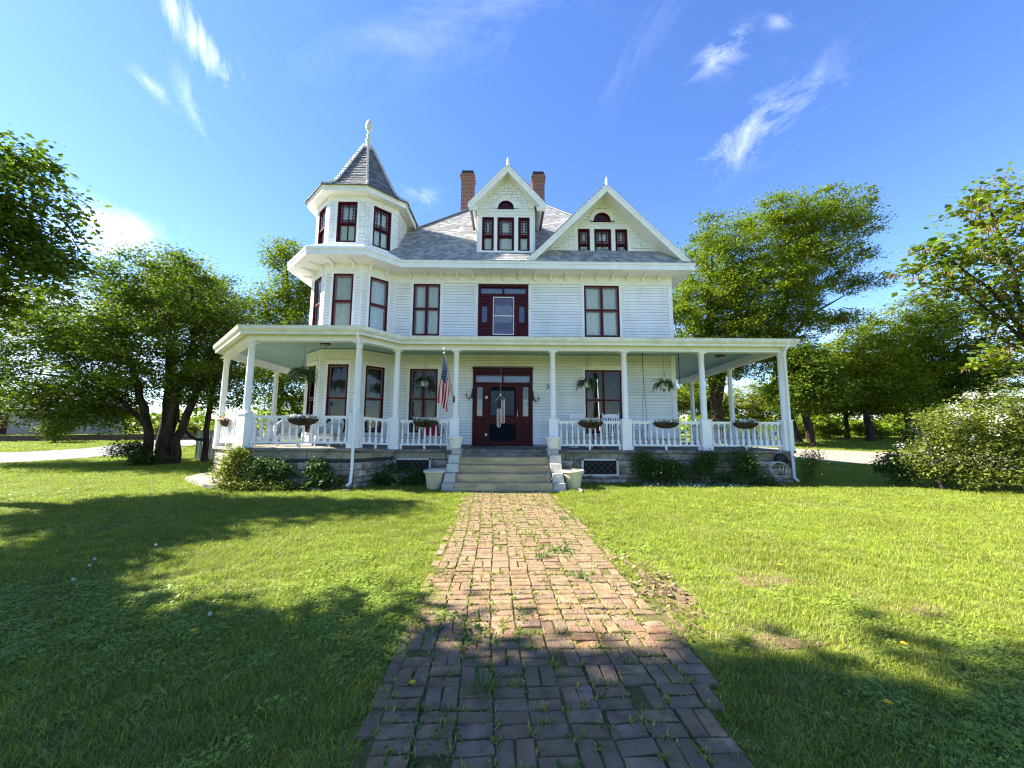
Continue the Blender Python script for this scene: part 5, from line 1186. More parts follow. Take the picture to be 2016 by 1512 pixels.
tree('maple_tree', 'large dark multi stemmed maple left of the house beside the white fence', b, mtr,
     L_([(-15.83, 17.5, 8.4, 2.7, 1.5), (-18.4, 17.5, 6.7, 3.2, 2.1), (-14.2, 17.6, 6.8, 2.3, 2.0), (-20.4, 17.3, 4.9, 2.9, 1.7), (-16.06, 17.3, 4.5, 3.8, 2.0), (-13.2, 17.6, 4.4, 1.7, 1.8), (-19.5, 17.2, 3.0, 3.1, 1.3), (-21.8, 17.4, 6.2, 2.2, 1.4), (-16.3, 16.2, 5.4, 2.2, 1.6), (-17.6, 16.5, 3.0, 2.0, 1.0), (-18.6, 17.2, 2.1, 2.4, .8), (-16.9, 16.5, 2.5, 1.1, .7), (-23.8, 17.6, 4.3, 1.8, 1.6), (-22.6, 17.2, 2.9, 2.0, 1.1)]), 520, 125, .125, leaf_dark, 1, cl=.52, flat=.42)
b = Vector((-13.9, 18.3, zg(-14, 18.3)))
tree('young_tree', 'slim dark trunked tree in front of the white fence', b, [([b-Vector((0, 0, .1)), b+Vector((-.05, 0, 1.5)), b+Vector((0, .1, 3.4)), b+Vector((.3, .2, 6))], [.14, .115, .10, .03]), ([b+Vector((-.03, 0, 1.0)), b+Vector((-.7, -.1, 1.15)), b+Vector((-1.3, -.1, 1.9)), b+Vector((-1.5, 0, 3))], [.07, .06, .045, .02])],
     L_([(-13.6, 18.4, 5.0, 1.6, 1.8), (-13.0, 18.2, 3.4, 1.1, 1.1), (-14.6, 18.3, 3.2, 1.0, .9), (-13.4, 18.5, 7.0, 1.3, 1.1)]), 120, 90, .12, leaf_dark, 2, cl=.5)
b = Vector((-17.6, 30, zg(0, 30)))
tree('tall_tree', 'tall bright green tree rising behind the turret at the left', b, [([b-Vector((0, 0, .1)), b+Vector((.1, 0, 4)), b+Vector((.3, 0, 9)), b+Vector((-.2, 0, 14.5))], [.34, .28, .2, .05])],
     L_([(-17.9, 30, 15.3, 1.7, 1.7), (-16.6, 30, 12.7, 2.3, 2.0), (-19.0, 30, 11.3, 2.3, 2.0), (-15.96, 30, 9.2, 2.7, 2.4), (-18.4, 30, 7.6, 2.8, 2.4)]), 290, 85, .185, leaf_mid, 3, cl=.75, group=FAR, tipr=.02)
b = Vector((-23.5, 27, zg(0, 27)))
tree('tall_tree', 'yellowish crowned tree rising just behind the maple', b, [([b-Vector((0, 0, .1)), b+Vector((.1, 0, 5)), b+Vector((.2, 0, 12.5))], [.3, .22, .05])],
     L_([(-24.6, 27, 12.6, 1.8, 1.6), (-22.4, 27, 12.2, 2.3, 1.6), (-23.5, 27, 10, 3, 2.4), (-26.5, 27, 9.8, 2.2, 1.8), (-20.8, 27, 9.8, 2.2, 1.9)]), 190, 85, .17, leaf_young, 4, cl=.75, group=FAR, tipr=.02)
b = Vector((-13.2, 25, zg(0, 25)))
tree('small_tree', 'sunlit leaning tree seen between the left porch columns', b, [([b+Vector((1.2, 0, -.1)), b+Vector((.6, 0, 1.5)), b+Vector((-.8, 0, 3.2)), b+Vector((-1.8, 0, 4.6))], [.2, .17, .13, .04])],
     L_([(-13.74, 25, 3.9, 2.2, 2.4), (-12.2, 25, 2.8, 1.8, 1.8), (-15.5, 25, 4.6, 1.8, 1.8), (-13, 25, 6.2, 2.2, 1.6)]), 150, 85, .155, leaf_mid, 5, cl=.65, group=FAR)
# near tree whose crown hangs into the picture from the left, and two that only throw their shade
b = Vector((-13.6, 8.6, 0))
tree('shade_tree', 'big tree whose leafy boughs hang in from the upper left', b, [([b-Vector((0, 0, .1)), b+Vector((.1, 0, 2.2)), b+Vector((.3, -.2, 4.4)), b+Vector((.2, 0, 6.5)), b+Vector((-.3, 0, 8.4))], [.36, .3, .24, .16, .05])],
     L_([(-12.2, 9.1, 8.2, .8, .7), (-11.7, 9.0, 7.0, .95, .8), (-11.35, 9.0, 6.05, .9, .6), (-10.95, 8.9, 5.2, .55, .42), (-12.3, 9.0, 5.7, .8, .7), (-13.8, 8.8, 7.5, 1.5, 1.1), (-13.6, 8.2, 6.2, 1.9, 1.2), (-14.6, 8.4, 6.2, 1.6, 1.4), (-13.2, 9.4, 4.8, 1.3, .8), (-12.2, 6.4, 5.6, .9, .8), (-12.9, 6.9, 6.3, 1.1, .9), (-11.3, 7.3, 5.1, .7, .6)]), 260, 80, .14, leaf_dark, 6, cl=.42, flat=.5)
b = Vector((-10.6, 3.4, 0))
tree('shade_tree', 'tall tree outside the picture at the left that shades the near lawn', b, [([b-Vector((0, 0, .1)), b+Vector((0, .1, 3)), b+Vector((.2, .0, 7)), b+Vector((.8, -.1, 12.5))], [.4, .34, .24, .05])],
     [(-9.9, 3.3, 8.8, 1.9, .8, 1.6), (-9.6, 3.2, 11.2, 1.8, .9, 1.5), (-10.2, 3.6, 6.8, 1.7, .9, 1.3), (-11.5, 4.2, 5.8, 1.6, 1.0, 1.2), (-12.8, 5.2, 5.6, 1.4, 1.0, 1.2), (-9.8, 2.0, 10, 1.8, 1.0, 1.6), (-10.4, 1.9, 7.6, 1.8, 1.0, 1.5), (-9.9, 2.9, 13, 1.4, .8, 1.0), (-11.8, 2.6, 6.0, 1.6, 1.0, 1.2), (-13.4, 4.0, 6.4, 1.6, 1.2, 1.4)], 300, 62, .21, leaf_mid, 7, cl=.5)
# tall pair at the right behind the porch
g30 = zg(0, 31)
b = Vector((17.2, 31, g30))
tree('tall_tree', 'tall light green tree right behind the house, dark forked trunk under its left half', b, [([b-Vector((0, 0, .1)), b+Vector((-.1, 0, 4)), b+Vector((-.3, 0, 9)), b+Vector((.3, 0, 16))], [.5, .42, .3, .06]), ([b+Vector((0, 0, 3.5)), b+Vector((1, 0, 7)), b+Vector((2.6, 0, 12)), b+Vector((2.9, 0, 16))], [.3, .26, .16, .05])],
     L_([(18.2, 30.5, 16.9, 3.3, 3.0), (16.7, 30.5, 12.6, 3.0, 3.3), (20.9, 30.5, 13.5, 4.0, 2.9), (15.8, 30.5, 8.2, 2.9, 2.6), (19.5, 30.5, 8.2, 3.3, 2.6), (14.2, 30.5, 11.2, 2.2, 2.6), (21.5, 30.5, 10.4, 2.4, 2.0), (18.6, 30.5, 10.6, 3.0, 2.0), (15.2, 30.5, 5.4, 2.2, 1.4)]), 600, 105, .18, leaf_mid, 9, cl=.68, flat=.45, group=FAR, tipr=.022, bark=bark_m)
b = Vector((24.3, 32, g30))
tree('tall_tree', 'tall tree bent over to the right with open sparse boughs against the sky', b, [([b-Vector((0, 0, .1)), b+Vector((-.9, 0, 4)), b+Vector((-1.2, 0, 9)), b+Vector((1.0, 0, 15)), b+Vector((3.6, 0, 19.5))], [.36, .32, .26, .16, .05]), ([b+Vector((-1.1, 0, 7.5)), b+Vector((2, 0, 11)), b+Vector((5.2, 0, 12.8))], [.16, .12, .04])],
     L_([(23.6, 31, 19.7, 2.9, 2.6), (28.2, 31, 20.5, 3.4, 2.0), (30.4, 31, 19.2, 1.8, 1.6), (26.8, 31, 15.6, 3.2, 2.0), (30.0, 31, 14.2, 2.0, .9), (23.8, 31, 10.6, 2.9, 1.9), (27.6, 31, 11.0, 2.2, 1.1), (30.6, 31, 17.0, 1.4, .9), (26.0, 31, 18.0, 2.8, 2.0), (24.0, 31, 16.2, 2.4, 2.0), (24.8, 31, 13.2, 2.4, 1.6), (22.8, 31, 8.2, 2.4, 1.6)]), 500, 92, .175, leaf_mid, 10, cl=.62, flat=.42, group=FAR, tipr=.022)
g = zg(0, 34)
def b3(x, y, h, r=.22, lean=0): b = Vector((x, y, zg(x, y))); return b, [([b-Vector((0, 0, .1)), b+Vector((lean*.3, 0, h*.4)), b+Vector((lean, 0, h))], [r, r*.8, r*.2])]
for (x, y, h, r, lean, lobes, mat, nc, seed, lab) in (
    (32.4, 34, 7.5, .3, .2, [(32.4, 34, 8.4, 3.6, 2.6), (30.4, 34, 6.0, 3.1, 2.4), (33.4, 34, 5.2, 3.2, 1.8)], leaf_mid, 190, 11, 'rounded bright green tree left of the gap in the driveway trees'),
    (36.6, 34.5, 10, .34, .5, [(36.9, 34.5, 10.9, 3.6, 2.8), (35.3, 34.5, 6.6, 3.2, 2.2), (38.4, 34.5, 7.6, 2.8, 2.2), (35, 34.5, 4.4, 3.6, 1.3)], leaf_mid, 220, 12, 'tallest of the rounded trees beyond the driveway'),
    (41.3, 34, 9, .32, .2, [(41.1, 34, 8.5, 3.8, 3.2), (40.6, 34, 12.8, 3.0, 2.1), (43.8, 34, 6.6, 3.4, 2.8), (40, 34, 5.0, 3.2, 1.6)], leaf_dark, 230, 13, 'dark dense tree beyond the driveway behind the redbud'),
    (28.6, 36, 8, .22, .2, [(28.4, 36, 7.6, 2.8, 2.2), (27.0, 36, 5.2, 2.6, 2.0), (30.4, 36, 4.8, 2.6, 1.8)], leaf_mid, 170, 21, 'leafy tree filling the wall of green right of the porch corner'),
    (34.8, 39, 8, .22, .2, [(34.6, 39, 7.4, 3.4, 2.4), (38.6, 39, 8.2, 3.2, 2.6), (31.4, 39, 5.4, 3.2, 2.0), (36.4, 39, 4.4, 3.4, 1.8)], leaf_dark, 200, 22, 'dark tree standing back behind the rounded driveway trees'),
    (22.4, 28, 6, .15, -.5, [(22.0, 27.6, 6.4, 1.6, 1.9), (21.0, 27.6, 4.2, 1.6, 1.4), (23.2, 27.6, 4.6, 1.5, 1.3)], leaf_dark, 110, 14, 'small dark tree with bare lower trunk beside the corner downspout'),
    (26.2, 33, 6.5, .2, -1.2, [(25.6, 33, 6.8, 2.0, 2.2), (27.8, 33, 5.0, 1.8, 1.6), (24.2, 33, 4.6, 1.6, 1.3)], leaf_dark, 120, 15, 'slender leaning tree beyond the driveway right of the porch'),
    (29, 45, 5, .2, .3, [(29, 45, 5.0, 3.2, 2.4), (26, 45, 4.2, 2.6, 2.0), (32, 45, 4.2, 2.6, 2.0)], leaf_young, 110, 16, 'pale yellow green tree far behind the driveway'),
    (16.2, 42, 7, .22, .2, [(16, 42, 6.5, 2.6, 2.6), (14, 42, 4.2, 2.2, 1.8), (18.6, 42, 4.4, 2.4, 1.9)], leaf_young, 120, 17, 'sunlit tree seen through the right porch beside the house corner'),
    (24.5, 44, 7, .2, .2, [(23.4, 44, 4.6, 2.4, 1.7), (21.4, 44, 5.6, 1.9, 1.5)], leaf_mid, 70, 18, 'light tree seen far off between the right porch columns'),
    (47.5, 43, 8, .3, .2, [(47, 43, 7.5, 4, 3.2), (51, 43, 6, 3.6, 3.0), (44, 43, 4.6, 3, 2.0)], leaf_mid, 150, 19, 'broad tree far right behind the white flowering shrub')):
    b, tr = b3(x, y, h, r, lean); tree('round_tree' if nc > 115 else 'small_tree', lab, b, tr, L_(lobes), int(nc*1.3), 100, .195, mat, seed, cl=.66, flat=.45, group=FAR, tipr=.02)
# the near tree at the right edge: large heart leaves and brown pods
def heart(s):
    pts = [(0, 0), (.34, -.10), (.52, .14), (.44, .48), (.2, .8), (0, 1.0), (-.2, .8), (-.44, .48), (-.52, .14), (-.34, -.10)]
    mb = MB(); v = [(x*s, y*s-.0, -.22*s*abs(x)-.25*s*y*y) for x, y in pts]+[(0, .4*s, -.02*s)]
    mb.add(v, [(i, (i+1) % 10, 10) for i in range(10)], .5, 0, True); return mb.mesh('leaf')
HEARTS = [heart(.13), heart(.115), heart(.15)]
leaf_red = mk('heart_leaf', (.09, .15, .022), .45, .15, 3, objrand=.18, spec=.35, trans=.45, tcol=LEAFT, tint=0)
for me in HEARTS: me.materials.append(leaf_red)
def redbud_extra(o, C, rng):
    r = random.Random(8); mb = MB()
    for c in C:
        if r.random() < .8:
            p0 = Vector(c)+Vector((r.uniform(-.15, .15), r.uniform(-.15, .15), r.uniform(-.1, .1)))
            for k in range(r.randint(12, 26)):
                p = p0+Vector((r.gauss(0, .10), r.gauss(0, .10), r.gauss(0, .03))); L = r.uniform(.08, .14); a = r.uniform(0, 3.14); d = Vector((math.cos(a), math.sin(a), 0))*.012; sw = Vector((r.uniform(-.015, .015), r.uniform(-.015, .015), 0))
                mb.face([p, p+d+sw*.4-Vector((0, 0, L*.3)), p+sw-Vector((0, 0, L)), p-d+sw*.4-Vector((0, 0, L*.3))], max(.001, r.random()))
    mb.build('seed_pods', pod_m, o, 'stuff')
    cnt = 0; CC = sorted(C, key=lambda c: c[0]/max(1, c[1]))
    for c in CC:
        for k in range(3):
            if cnt >= 290: break
            p = Vector(c)+Vector((r.gauss(0, .17), r.gauss(0, .17), r.gauss(.06, .10))); inst('leaf', r.choice(HEARTS), o, p, (r.uniform(-.9, .3), r.uniform(-.5, .5), r.uniform(0, 6.28)), (r.uniform(.75, 1.25),)*3); cnt += 1
b = Vector((14.3, 9.6, 0))
tree('redbud_tree', 'redbud with heart shaped leaves and hanging brown pods at the right edge', b, [([b-Vector((0, 0, .1)), b+Vector((-.2, -.1, 1.8)), b+Vector((-.9, -.3, 3.6)), b+Vector((-1.5, -.5, 5.6)), b+Vector((-1.9, -.5, 7.4))], [.14, .11, .08, .045, .015]), ([b+Vector((-.4, -.2, 2.4)), b+Vector((-1.6, -.5, 4.0)), b+Vector((-2.9, -.6, 5.0))], [.06, .045, .015]), ([b+Vector((-.9, -.3, 3.6)), b+Vector((-2.2, -.5, 5.2)), b+Vector((-3.4, -.6, 6.0))], [.055, .04, .012])],
     L_([(12.3, 9.1, 7.0, 1.0, .6), (11.5, 9.0, 6.0, 1.25, .5), (12.3, 9.0, 4.9, .95, .9), (11.0, 9.0, 5.35, .8, .4), (12.7, 9.1, 3.4, .7, .7), (12.9, 9.2, 8.0, .6, .45), (10.75, 9.0, 6.1, .4, .25), (13.6, 9.4, 6.2, 1.3, 1.4), (13.8, 9.4, 4.2, 1.2, 1.2)]), 170, 20, .13, leaf_mid, 20, bark=bark_m, cl=.3, asp=.85, tipr=.007, maxr=.04, flat=.6, extra=redbud_extra, fol='crown', up=.8)
# ---------------------------------------------------------------- shrubs and bed plants
def shrub(name, label, base, lobes, nclump, per, size, mat, seed, cat='shrub', group=None, flowers=0, fmat=None, fsize=.05, stems=5, cl=.16, asp=.55, bark=None, tipr=.004, flat=.8, up=.4, fclump=12):
    b = Vector(base); r = random.Random(seed)
    tr = [([b+Vector((r.uniform(-.08, .08), r.uniform(-.05, .05), -.03)), b+Vector((r.uniform(-.2, .2), r.uniform(-.1, .1), .22)), b+Vector((r.uniform(-.35, .35), r.uniform(-.15, .15), .5))], [.018, .014, .007]) for _ in range(stems)]
    def ex(o, C, rng):
        if flowers:
            cc = C[rng.randint(0, len(C), flowers)]; idx = np.repeat(np.arange(flowers), fclump); P = cc[idx]+rng.normal(size=(flowers*fclump, 3))*fsize*1.4; P[:, 2] += .07; P[:, 1] -= .06
            V = leaf_quads(P, fsize, rng, asp=.9, up=.3)-np.array(b); link('blossoms', quads_mesh('blossoms', V, len(P), rng.random(len(P))), fmat, o)
    return tree(name, label, b, tr, lobes, nclump, per, size, mat, seed, bark=bark or stem_m, cl=cl, flat=flat, group=group, cat=cat, tipr=tipr, asp=asp, maxr=.015, sides=4, extra=ex, fol='foliage', up=up, shell=.5)
b = Vector((13.0, 10.9, 0))
tr = [([b+Vector((x, y, -.05)), b+Vector((x*1.1, y, .7)), b+Vector((x*1.6+.1, y*1.2, 1.6))], [.04, .03, .012]) for x, y in ((-.9, -.2), (-.5, .1), (-.1, -.1), (.3, .2), (.8, 0), (1.3, .1))]
def bigflow(o, C, rng):
    sel = C[(C[:, 2] > .9)]; k = 55; cc = sel[rng.randint(0, len(sel), k)]; idx = np.repeat(np.arange(k), 26); P = cc[idx]+rng.normal(size=(k*26, 3))*.075; P[:, 1] -= .12; P[:, 2] += .08
    link('blossoms', quads_mesh('blossoms', leaf_quads(P, .055, rng, asp=.95)-np.array(b), len(P), rng.random(len(P))), petal_m, o)
tree('flowering_shrub', 'wide tangled shrub with clusters of white blossom at the right edge of the lawn', b, tr, [(12.9, 10.9, 1.5, 1.3, .9, .85), (14.2, 10.8, 1.85, 1.3, 1.0, 1.05), (11.95, 10.9, .85, .75, .6, .6), (13.7, 10.4, .65, 1.3, .7, .55), (12.6, 10.6, .5, .9, .6, .4), (15.3, 10.6, 1.4, 1.0, .9, 1.1)], 380, 58, .08, leaf_shrub, 30, bark=bark_l, cl=.24, tipr=.006, maxr=.03, extra=bigflow, cat='shrub', flat=.8, asp=.5, fol='foliage')
for i, (x, y, s, lab) in enumerate(((27.5, 37, 1.1, 'low bush between the trunks right of the porch corner'), (31.5, 38, 1.3, 'low bush between the trunks beyond the driveway'), (35.5, 37.5, 1.2, 'bright low bush under the tallest driveway tree'), (39.5, 37, 1.4, 'bush under the dark dense driveway tree'), (22.2, 36, 1.2, 'low bush behind the right porch railing'))):
    z = zg(x, y); shrub('understory_bush', lab, (x, y, z), [(x, y, z+s*.7, s*1.3, s*.8, s*.75), (x+s, y, z+s*.5, s, s*.7, s*.5)], 60, 50, .15, leaf_mid if i % 2 else leaf_young, 80+i, cl=.3, group='bushes under the driveway trees')
b = Vector((11.5, 11.3, 0))
shrub('dark_shrub', 'small dark leaved shrub at the left foot of the white flowering shrub', b, [(11.5, 11.3, .55, .5, .4, .5)], 50, 40, .08, leaf_deep, 31)
shrub('bright_shrub', 'yellow green shrub at the left front porch corner', (-7.25, 10.6, 0), [(-7.25, 10.45, .35, .5, .3, .35), (-7.15, 10.5, .75, .38, .25, .35), (-7.2, 10.5, 1.0, .2, .18, .22)], 80, 38, .06, leaf_young, 32, cl=.12)
shrub('rose_bush', 'dark glossy rose bush beside the yellow green shrub', (-6.2, 10.45, 0), [(-6.3, 10.4, .45, .45, .25, .35), (-5.9, 10.4, .42, .4, .25, .32), (-6.45, 10.4, .68, .3, .2, .2)], 75, 34, .062, leaf_deep, 33, cl=.13)
shrub('low_shrub', 'low sunlit clump in front of the dark rose bush', (-6.5, 10.2, 0), [(-6.6, 10.15, .16, .6, .2, .15), (-5.9, 10.2, .14, .6, .2, .12)], 70, 32, .05, leaf_shrub, 34, cl=.1)
shrub('ivy_shrub', 'dark climbing shrub against the stones left of the downspout', (-4.9, 10.55, 0), [(-5.0, 10.5, .5, .45, .16, .35), (-4.7, 10.5, .25, .5, .2, .22)], 55, 34, .06, leaf_deep, 35, cl=.12)
def hosta(x, y, label, seed, n, L0, edge):
    o = empty('hosta', (x, y, 0), label, 'hosta', 'hostas in the flower bed'); r = random.Random(seed)
    m1 = mk('hosta_leaf', (.09, .16, .03), .4, .1, 6, objrand=.15, trans=.3, spec=.4); m2 = mk('hosta_leaf_edge', (.35, .42, .16), .45, .1, 6, trans=.3)
    for i in range(n):
        a = 6.283*i/n+r.uniform(-.3, .3); el = r.uniform(.5, 1.25); L = L0*r.uniform(.75, 1.2); mb = MB(); p = Vector((x, y, .02)); v = Vector((math.cos(a)*math.cos(el), math.sin(a)*math.cos(el), math.sin(el))); sd_ = Vector((-math.sin(a), math.cos(a), 0)); rows = []
        for k in range(7):
            t = k/6; w = L*.30*max(.02, math.sin(math.pi*min(1, max(0, (t-.18)/.82))))**.8; rows.append((p-sd_*w+Vector((0, 0, w*.25)), p-sd_*w*.72+Vector((0, 0, w*.12)), p.copy(), p+sd_*w*.72+Vector((0, 0, w*.12)), p+sd_*w+Vector((0, 0, w*.25)))); p = p+v*L/6; v = (v+Vector((0, 0, -.22))).normalized()
        for A, B in zip(rows, rows[1:]):
            for c in range(4): mb.face([A[c], A[c+1], B[c+1], B[c]], 0, 1 if c in (0, 3) and edge else 0, True)
        mb.build('leaf', [m1, m2], o)
hosta(-5.2, 10.3, 'pale green hosta in the sun before the turret bay', 1, 11, .34, False)
hosta(-3.0, 11.1, 'variegated hosta with pale edged leaves below the left basement window', 2, 13, .42, True)
shrub('bed_plant', 'dark leafy plant spreading beside the variegated hosta', (-3.3, 11.2, 0), [(-3.5, 11.2, .22, .5, .25, .2), (-2.6, 11.15, .3, .4, .25, .22), (-3.2, 11.4, .5, .3, .15, .2)], 70, 30, .075, leaf_deep, 36, cl=.14, asp=.35)
shrub('rose_bush', 'rose bush with red young shoots under the first rail right of the basement window', (4.15, 11.45, 0), [(4.1, 11.45, .75, .35, .22, .3), (4.2, 11.4, .4, .4, .25, .3), (4.4, 11.45, .6, .3, .2, .3)], 80, 34, .06, leaf_deep, 37, flowers=3, fmat=mk('red_shoot', (.25, .03, .015), .6, .2, 9, trans=.3), fsize=.06, fclump=9)
shrub('low_shrub', 'dark low shrub between the two rose bushes', (4.95, 11.45, 0), [(5.0, 11.45, .35, .45, .25, .3), (4.8, 11.4, .55, .3, .2, .25)], 65, 32, .06, leaf_deep, 38)
shrub('rose_bush', 'leafy rose bush against the stones in the middle of the right bed', (5.9, 11.45, 0), [(5.85, 11.45, .55, .4, .2, .35), (6.1, 11.45, .8, .35, .18, .2)], 75, 32, .06, leaf_deep, 39)
shrub('dark_shrub', 'round dark shrub on a bare stem in the right bed', (7.0, 11.4, 0), [(7.0, 11.4, .74, .42, .25, .28), (7.1, 11.4, .45, .35, .22, .2)], 75, 36, .06, leaf_deep, 40)
shrub('low_shrub', 'dark low plants at the foot of the round dark shrub', (7.4, 11.35, 0), [(7.5, 11.3, .14, .55, .25, .12), (6.5, 11.35, .2, .4, .25, .15)], 60, 30, .055, leaf_deep, 41)
shrub('nandina_shrub', 'reddish tipped slender shrub at the right porch corner', (8.95, 11.4, 0), [(9.0, 11.4, .75, .32, .22, .3), (8.9, 11.4, .35, .28, .2, .3)], 60, 26, .06, leaf_shrub, 42, flowers=14, fmat=mk('bronze_leaf', (.13, .07, .02), .6, .2, 9, trans=.35), fsize=.05, asp=.35, fclump=10)
silver = mk('silver_leaf', (.16, .23, .17), .7, .15, 9, tint=.8, tint2=(.30, .38, .30), trans=.25)
rng = np.random.RandomState(5); k = 2600; C = np.stack([rng.uniform(3.9, 6.6, k), 11.15+rng.normal(size=k)*.13, np.abs(rng.normal(size=k))*.05+.02], 1); C = C[(np.sin(C[:, 0]*5.1)+rng.normal(size=k)*.5) > -.5]
tag(link('ground_cover', quads_mesh('ground_cover', leaf_quads(C, .045, rng, up=.8), len(C), rng.random(len(C))), silver), 'silvery ground cover along the front of the right bed', 'ground cover', None, 'stuff')
# ---------------------------------------------------------------- things far left
def wall_slab(name, label, cat, A, B, h, w, mat, board=None):
    a, b2 = Vector((*A, zg(*A))), Vector((*B, zg(*B))); o = empty(name, a, label, cat); d = (b2-a).normalized(); L = (b2-a).length; n = max(1, int(L/board))
    for i in range(n):
        mb = MB(); p, q = a+d*(L*i/n+.012), a+d*(L*(i+1)/n-.012); mb.bar(p+Vector((0, 0, h/2-.05)), q+Vector((0, 0, h/2-.05)), w*(1 if i % 2 else .8), h+.1+.04*math.sin(i*5)); mb.build('board' if 'fence' in name else 'timber', mat, o)
    return o
wall_slab('board_fence', 'weathered white upright board fence behind the slim tree', 'fence', (-15.1, 19.2), (-12.2, 19.6), 1.42, .03, mk('fence_paint', (.55, .57, .58), .8, .08, 3, dirt=(.25, .27, .25, .6), dscale=3), .14)
wall_slab('retaining_wall', 'low dark timber retaining wall across the road', 'retaining wall', (-40, 29.5), (-26.0, 33.0), .5, .2, mk('old_timber', (.09, .065, .05), .9, .2, 5), 2.4)
def ranch(x, y, rz):
    o = empty('ranch_house', (x, y, zg(x, y)), 'low tan brick ranch house across the road at the far left', 'house', None, rz); tan = mk('tan_brick', (.40, .33, .26), .9, .1, 20)
    mb = MB(); mb.box(-8, 8, 0, 8, -.3, 2.7); mb.build('wall', tan, o, local=True)
    mb = MB(); mb.prism([(-8.6, -.7, 2.6), (-8.6, 8.7, 2.6), (-8.6, 4, 4.6)], (17.2, 0, 0)); mb.build('roof', shingle_m, o, local=True)
    for u, w in ((-6.2, 1.2), (5.8, 1.2), (3.2, .9)):
        mb = MB(); mb.box(u-w/2-.08, u+w/2+.08, -.06, -.001, .85, 2.2); wn = mb.build('window', white, o, local=True); mb = MB(); mb.box(u-w/2, u+w/2, -.075, -.0601, .93, 2.12); mb.build('pane', mk('far_pane', (.05, .07, .09), .1, spec=.7), wn, local=True)
    mb = MB(); mb.box(-3.4, -.4, -.04, -.001, 0, 2.2); gd = mb.build('garage_door', mk('garage_paint', (.5, .5, .47), .6, .05, 4), o, local=True)
    mb = MB(); mb.box(1.1, 2.0, -.05, -.001, .1, 2.15); mb.build('door', maroon, o, local=True)
ranch(-51.5, 38.5, .45)
for i, (x, y, s, lab) in enumerate(((-33.5, 29.5, 1.25, 'clipped round bush on a mulch ring across the road'), (-27.4, 34, .9, 'upright light bush by the end of the retaining wall'), (-30.2, 34.5, .9, 'pale bush above the retaining wall'))):
    z = zg(x, y); shrub('yard_bush', lab, (x, y, z), [(x, y, z+s*.9, s*.85, s*.8, s*.75)], 60, 50, .13, leaf_young if i else leaf_shrub, 60+i, cl=.25, group='bushes in the yard across the road')
shrub('low_bush', 'low dark bush at the foot of the maple trunks', (-15.9, 16.9, .02), [(-15.9, 16.9, .6, .9, .5, .5), (-15.2, 16.8, .3, .7, .4, .25)], 60, 45, .09, leaf_deep, 66, cl=.2)
# power lines from a pole standing outside the picture
o = empty('power_pole', (-44, 24, .25), 'grey utility pole with wires crossing behind the left trees', 'utility pole')
mb = MB(); mb.tube([(-44, 24, 0), (-44, 24, 9.2)], [.16, .11], 10); mb.build('pole', bark_l, o)
mb = MB(); mb.bar((-45.1, 24, 8.7), (-42.9, 24, 8.7), .1, .12); mb.build('crossarm', bark_l, o)
mb = MB()
for dx, z in ((-1, 8.8), (1, 8.8), (0, 7.2)): mb.tube([(-44+dx+(22)*t, 24+(36)*t, z-1.1*math.sin(math.pi*t)) for t in (i/10 for i in range(11))], .02, 4, cap=False)
mb.build('wire', iron, o)
# far woods that read as one mass
rng = np.random.RandomState(77); P = []
for x0, x1, y, h, k in ((-130, -36, 95, 5.0, 9000), (-36, 30, 110, 5, 3000), (22, 130, 80, 5.5, 11000), (30, 75, 58, 3.4, 6000), (-90, -30, 62, 3.0, 4500)):
    x = rng.uniform(x0, x1, k); hh = h*(.75+.35*np.sin(x*.31)+.2*np.sin(x*.83+1)); P.append(np.stack([x, y+rng.normal(size=k)*2.5, .9+hh*rng.random(k)**.7], 1))
P = np.concatenate(P); tag(link('treeline', quads_mesh('treeline', leaf_quads(P, .75, rng, asp=.8), len(P), rng.random(len(P))), leaf_mid), 'distant woods along the horizon', 'woods', None, 'stuff')

# ---------------------------------------------------------------- lawn grass, clover, weeds
def blade_patch(seed, n, rad, h, w, clover=0, dry=0):
    r = random.Random(seed); mb = MB()
    for i in range(n):
        a = r.uniform(0, 6.283); q = rad*math.sqrt(r.random()); p = Vector((q*math.cos(a), q*math.sin(a), -.004)); L = h*r.uniform(.55, 1.35); b = r.uniform(0, 6.283); ln = r.uniform(.15, 1.1)
        v = Vector((math.cos(b)*math.sin(ln), math.sin(b)*math.sin(ln), math.cos(ln))); s = Vector((-math.sin(b), math.cos(b), 0))*w*r.uniform(.6, 1.2)*.5; t = max(.001, r.random())
        m_ = p+v*L*.55; v2 = (v+Vector((math.cos(b)*.5, math.sin(b)*.5, -.35))).normalized(); e = m_+v2*L*.5
        mb.face([p-s, p+s, m_+s*.8, m_-s*.8], t); mb.face([m_-s*.8, m_+s*.8, e], t)
    for i in range(clover):
        a = r.uniform(0, 6.283); q = rad*math.sqrt(r.random()); c = Vector((q*math.cos(a), q*math.sin(a), h*r.uniform(.35, .95))); s = r.uniform(.006, .012); t = max(.001, r.random()); a0 = r.uniform(0, 6.28); tilt = Vector((r.uniform(-.35, .35), r.uniform(-.35, .35), 0))
        for k in range(3):
            b = a0+k*2.094; d = Vector((math.cos(b), math.sin(b), 0)); d.z = tilt.dot(d); s2 = Vector((-math.sin(b), math.cos(b), 0)); s2.z = tilt.dot(s2)
            mb.face([c, c+d*s*.7+s2*s*.55, c+d*s*1.25, c+d*s*.7-s2*s*.55], t)
    return mb
GT = (.80, 1.0, .30)
grass_m = mk('grass_blade', (.15, .215, .018), .55, .25, .7, tint=.98, tint2=(.38, .41, .065), objrand=.16, spec=.25, trans=.40, tcol=GT)
clover_m = mk('clover_leaf', (.17, .25, .03), .5, .2, 2, tint=.9, tint2=(.32, .40, .055), objrand=.14, spec=.3, trans=.35, tcol=GT)
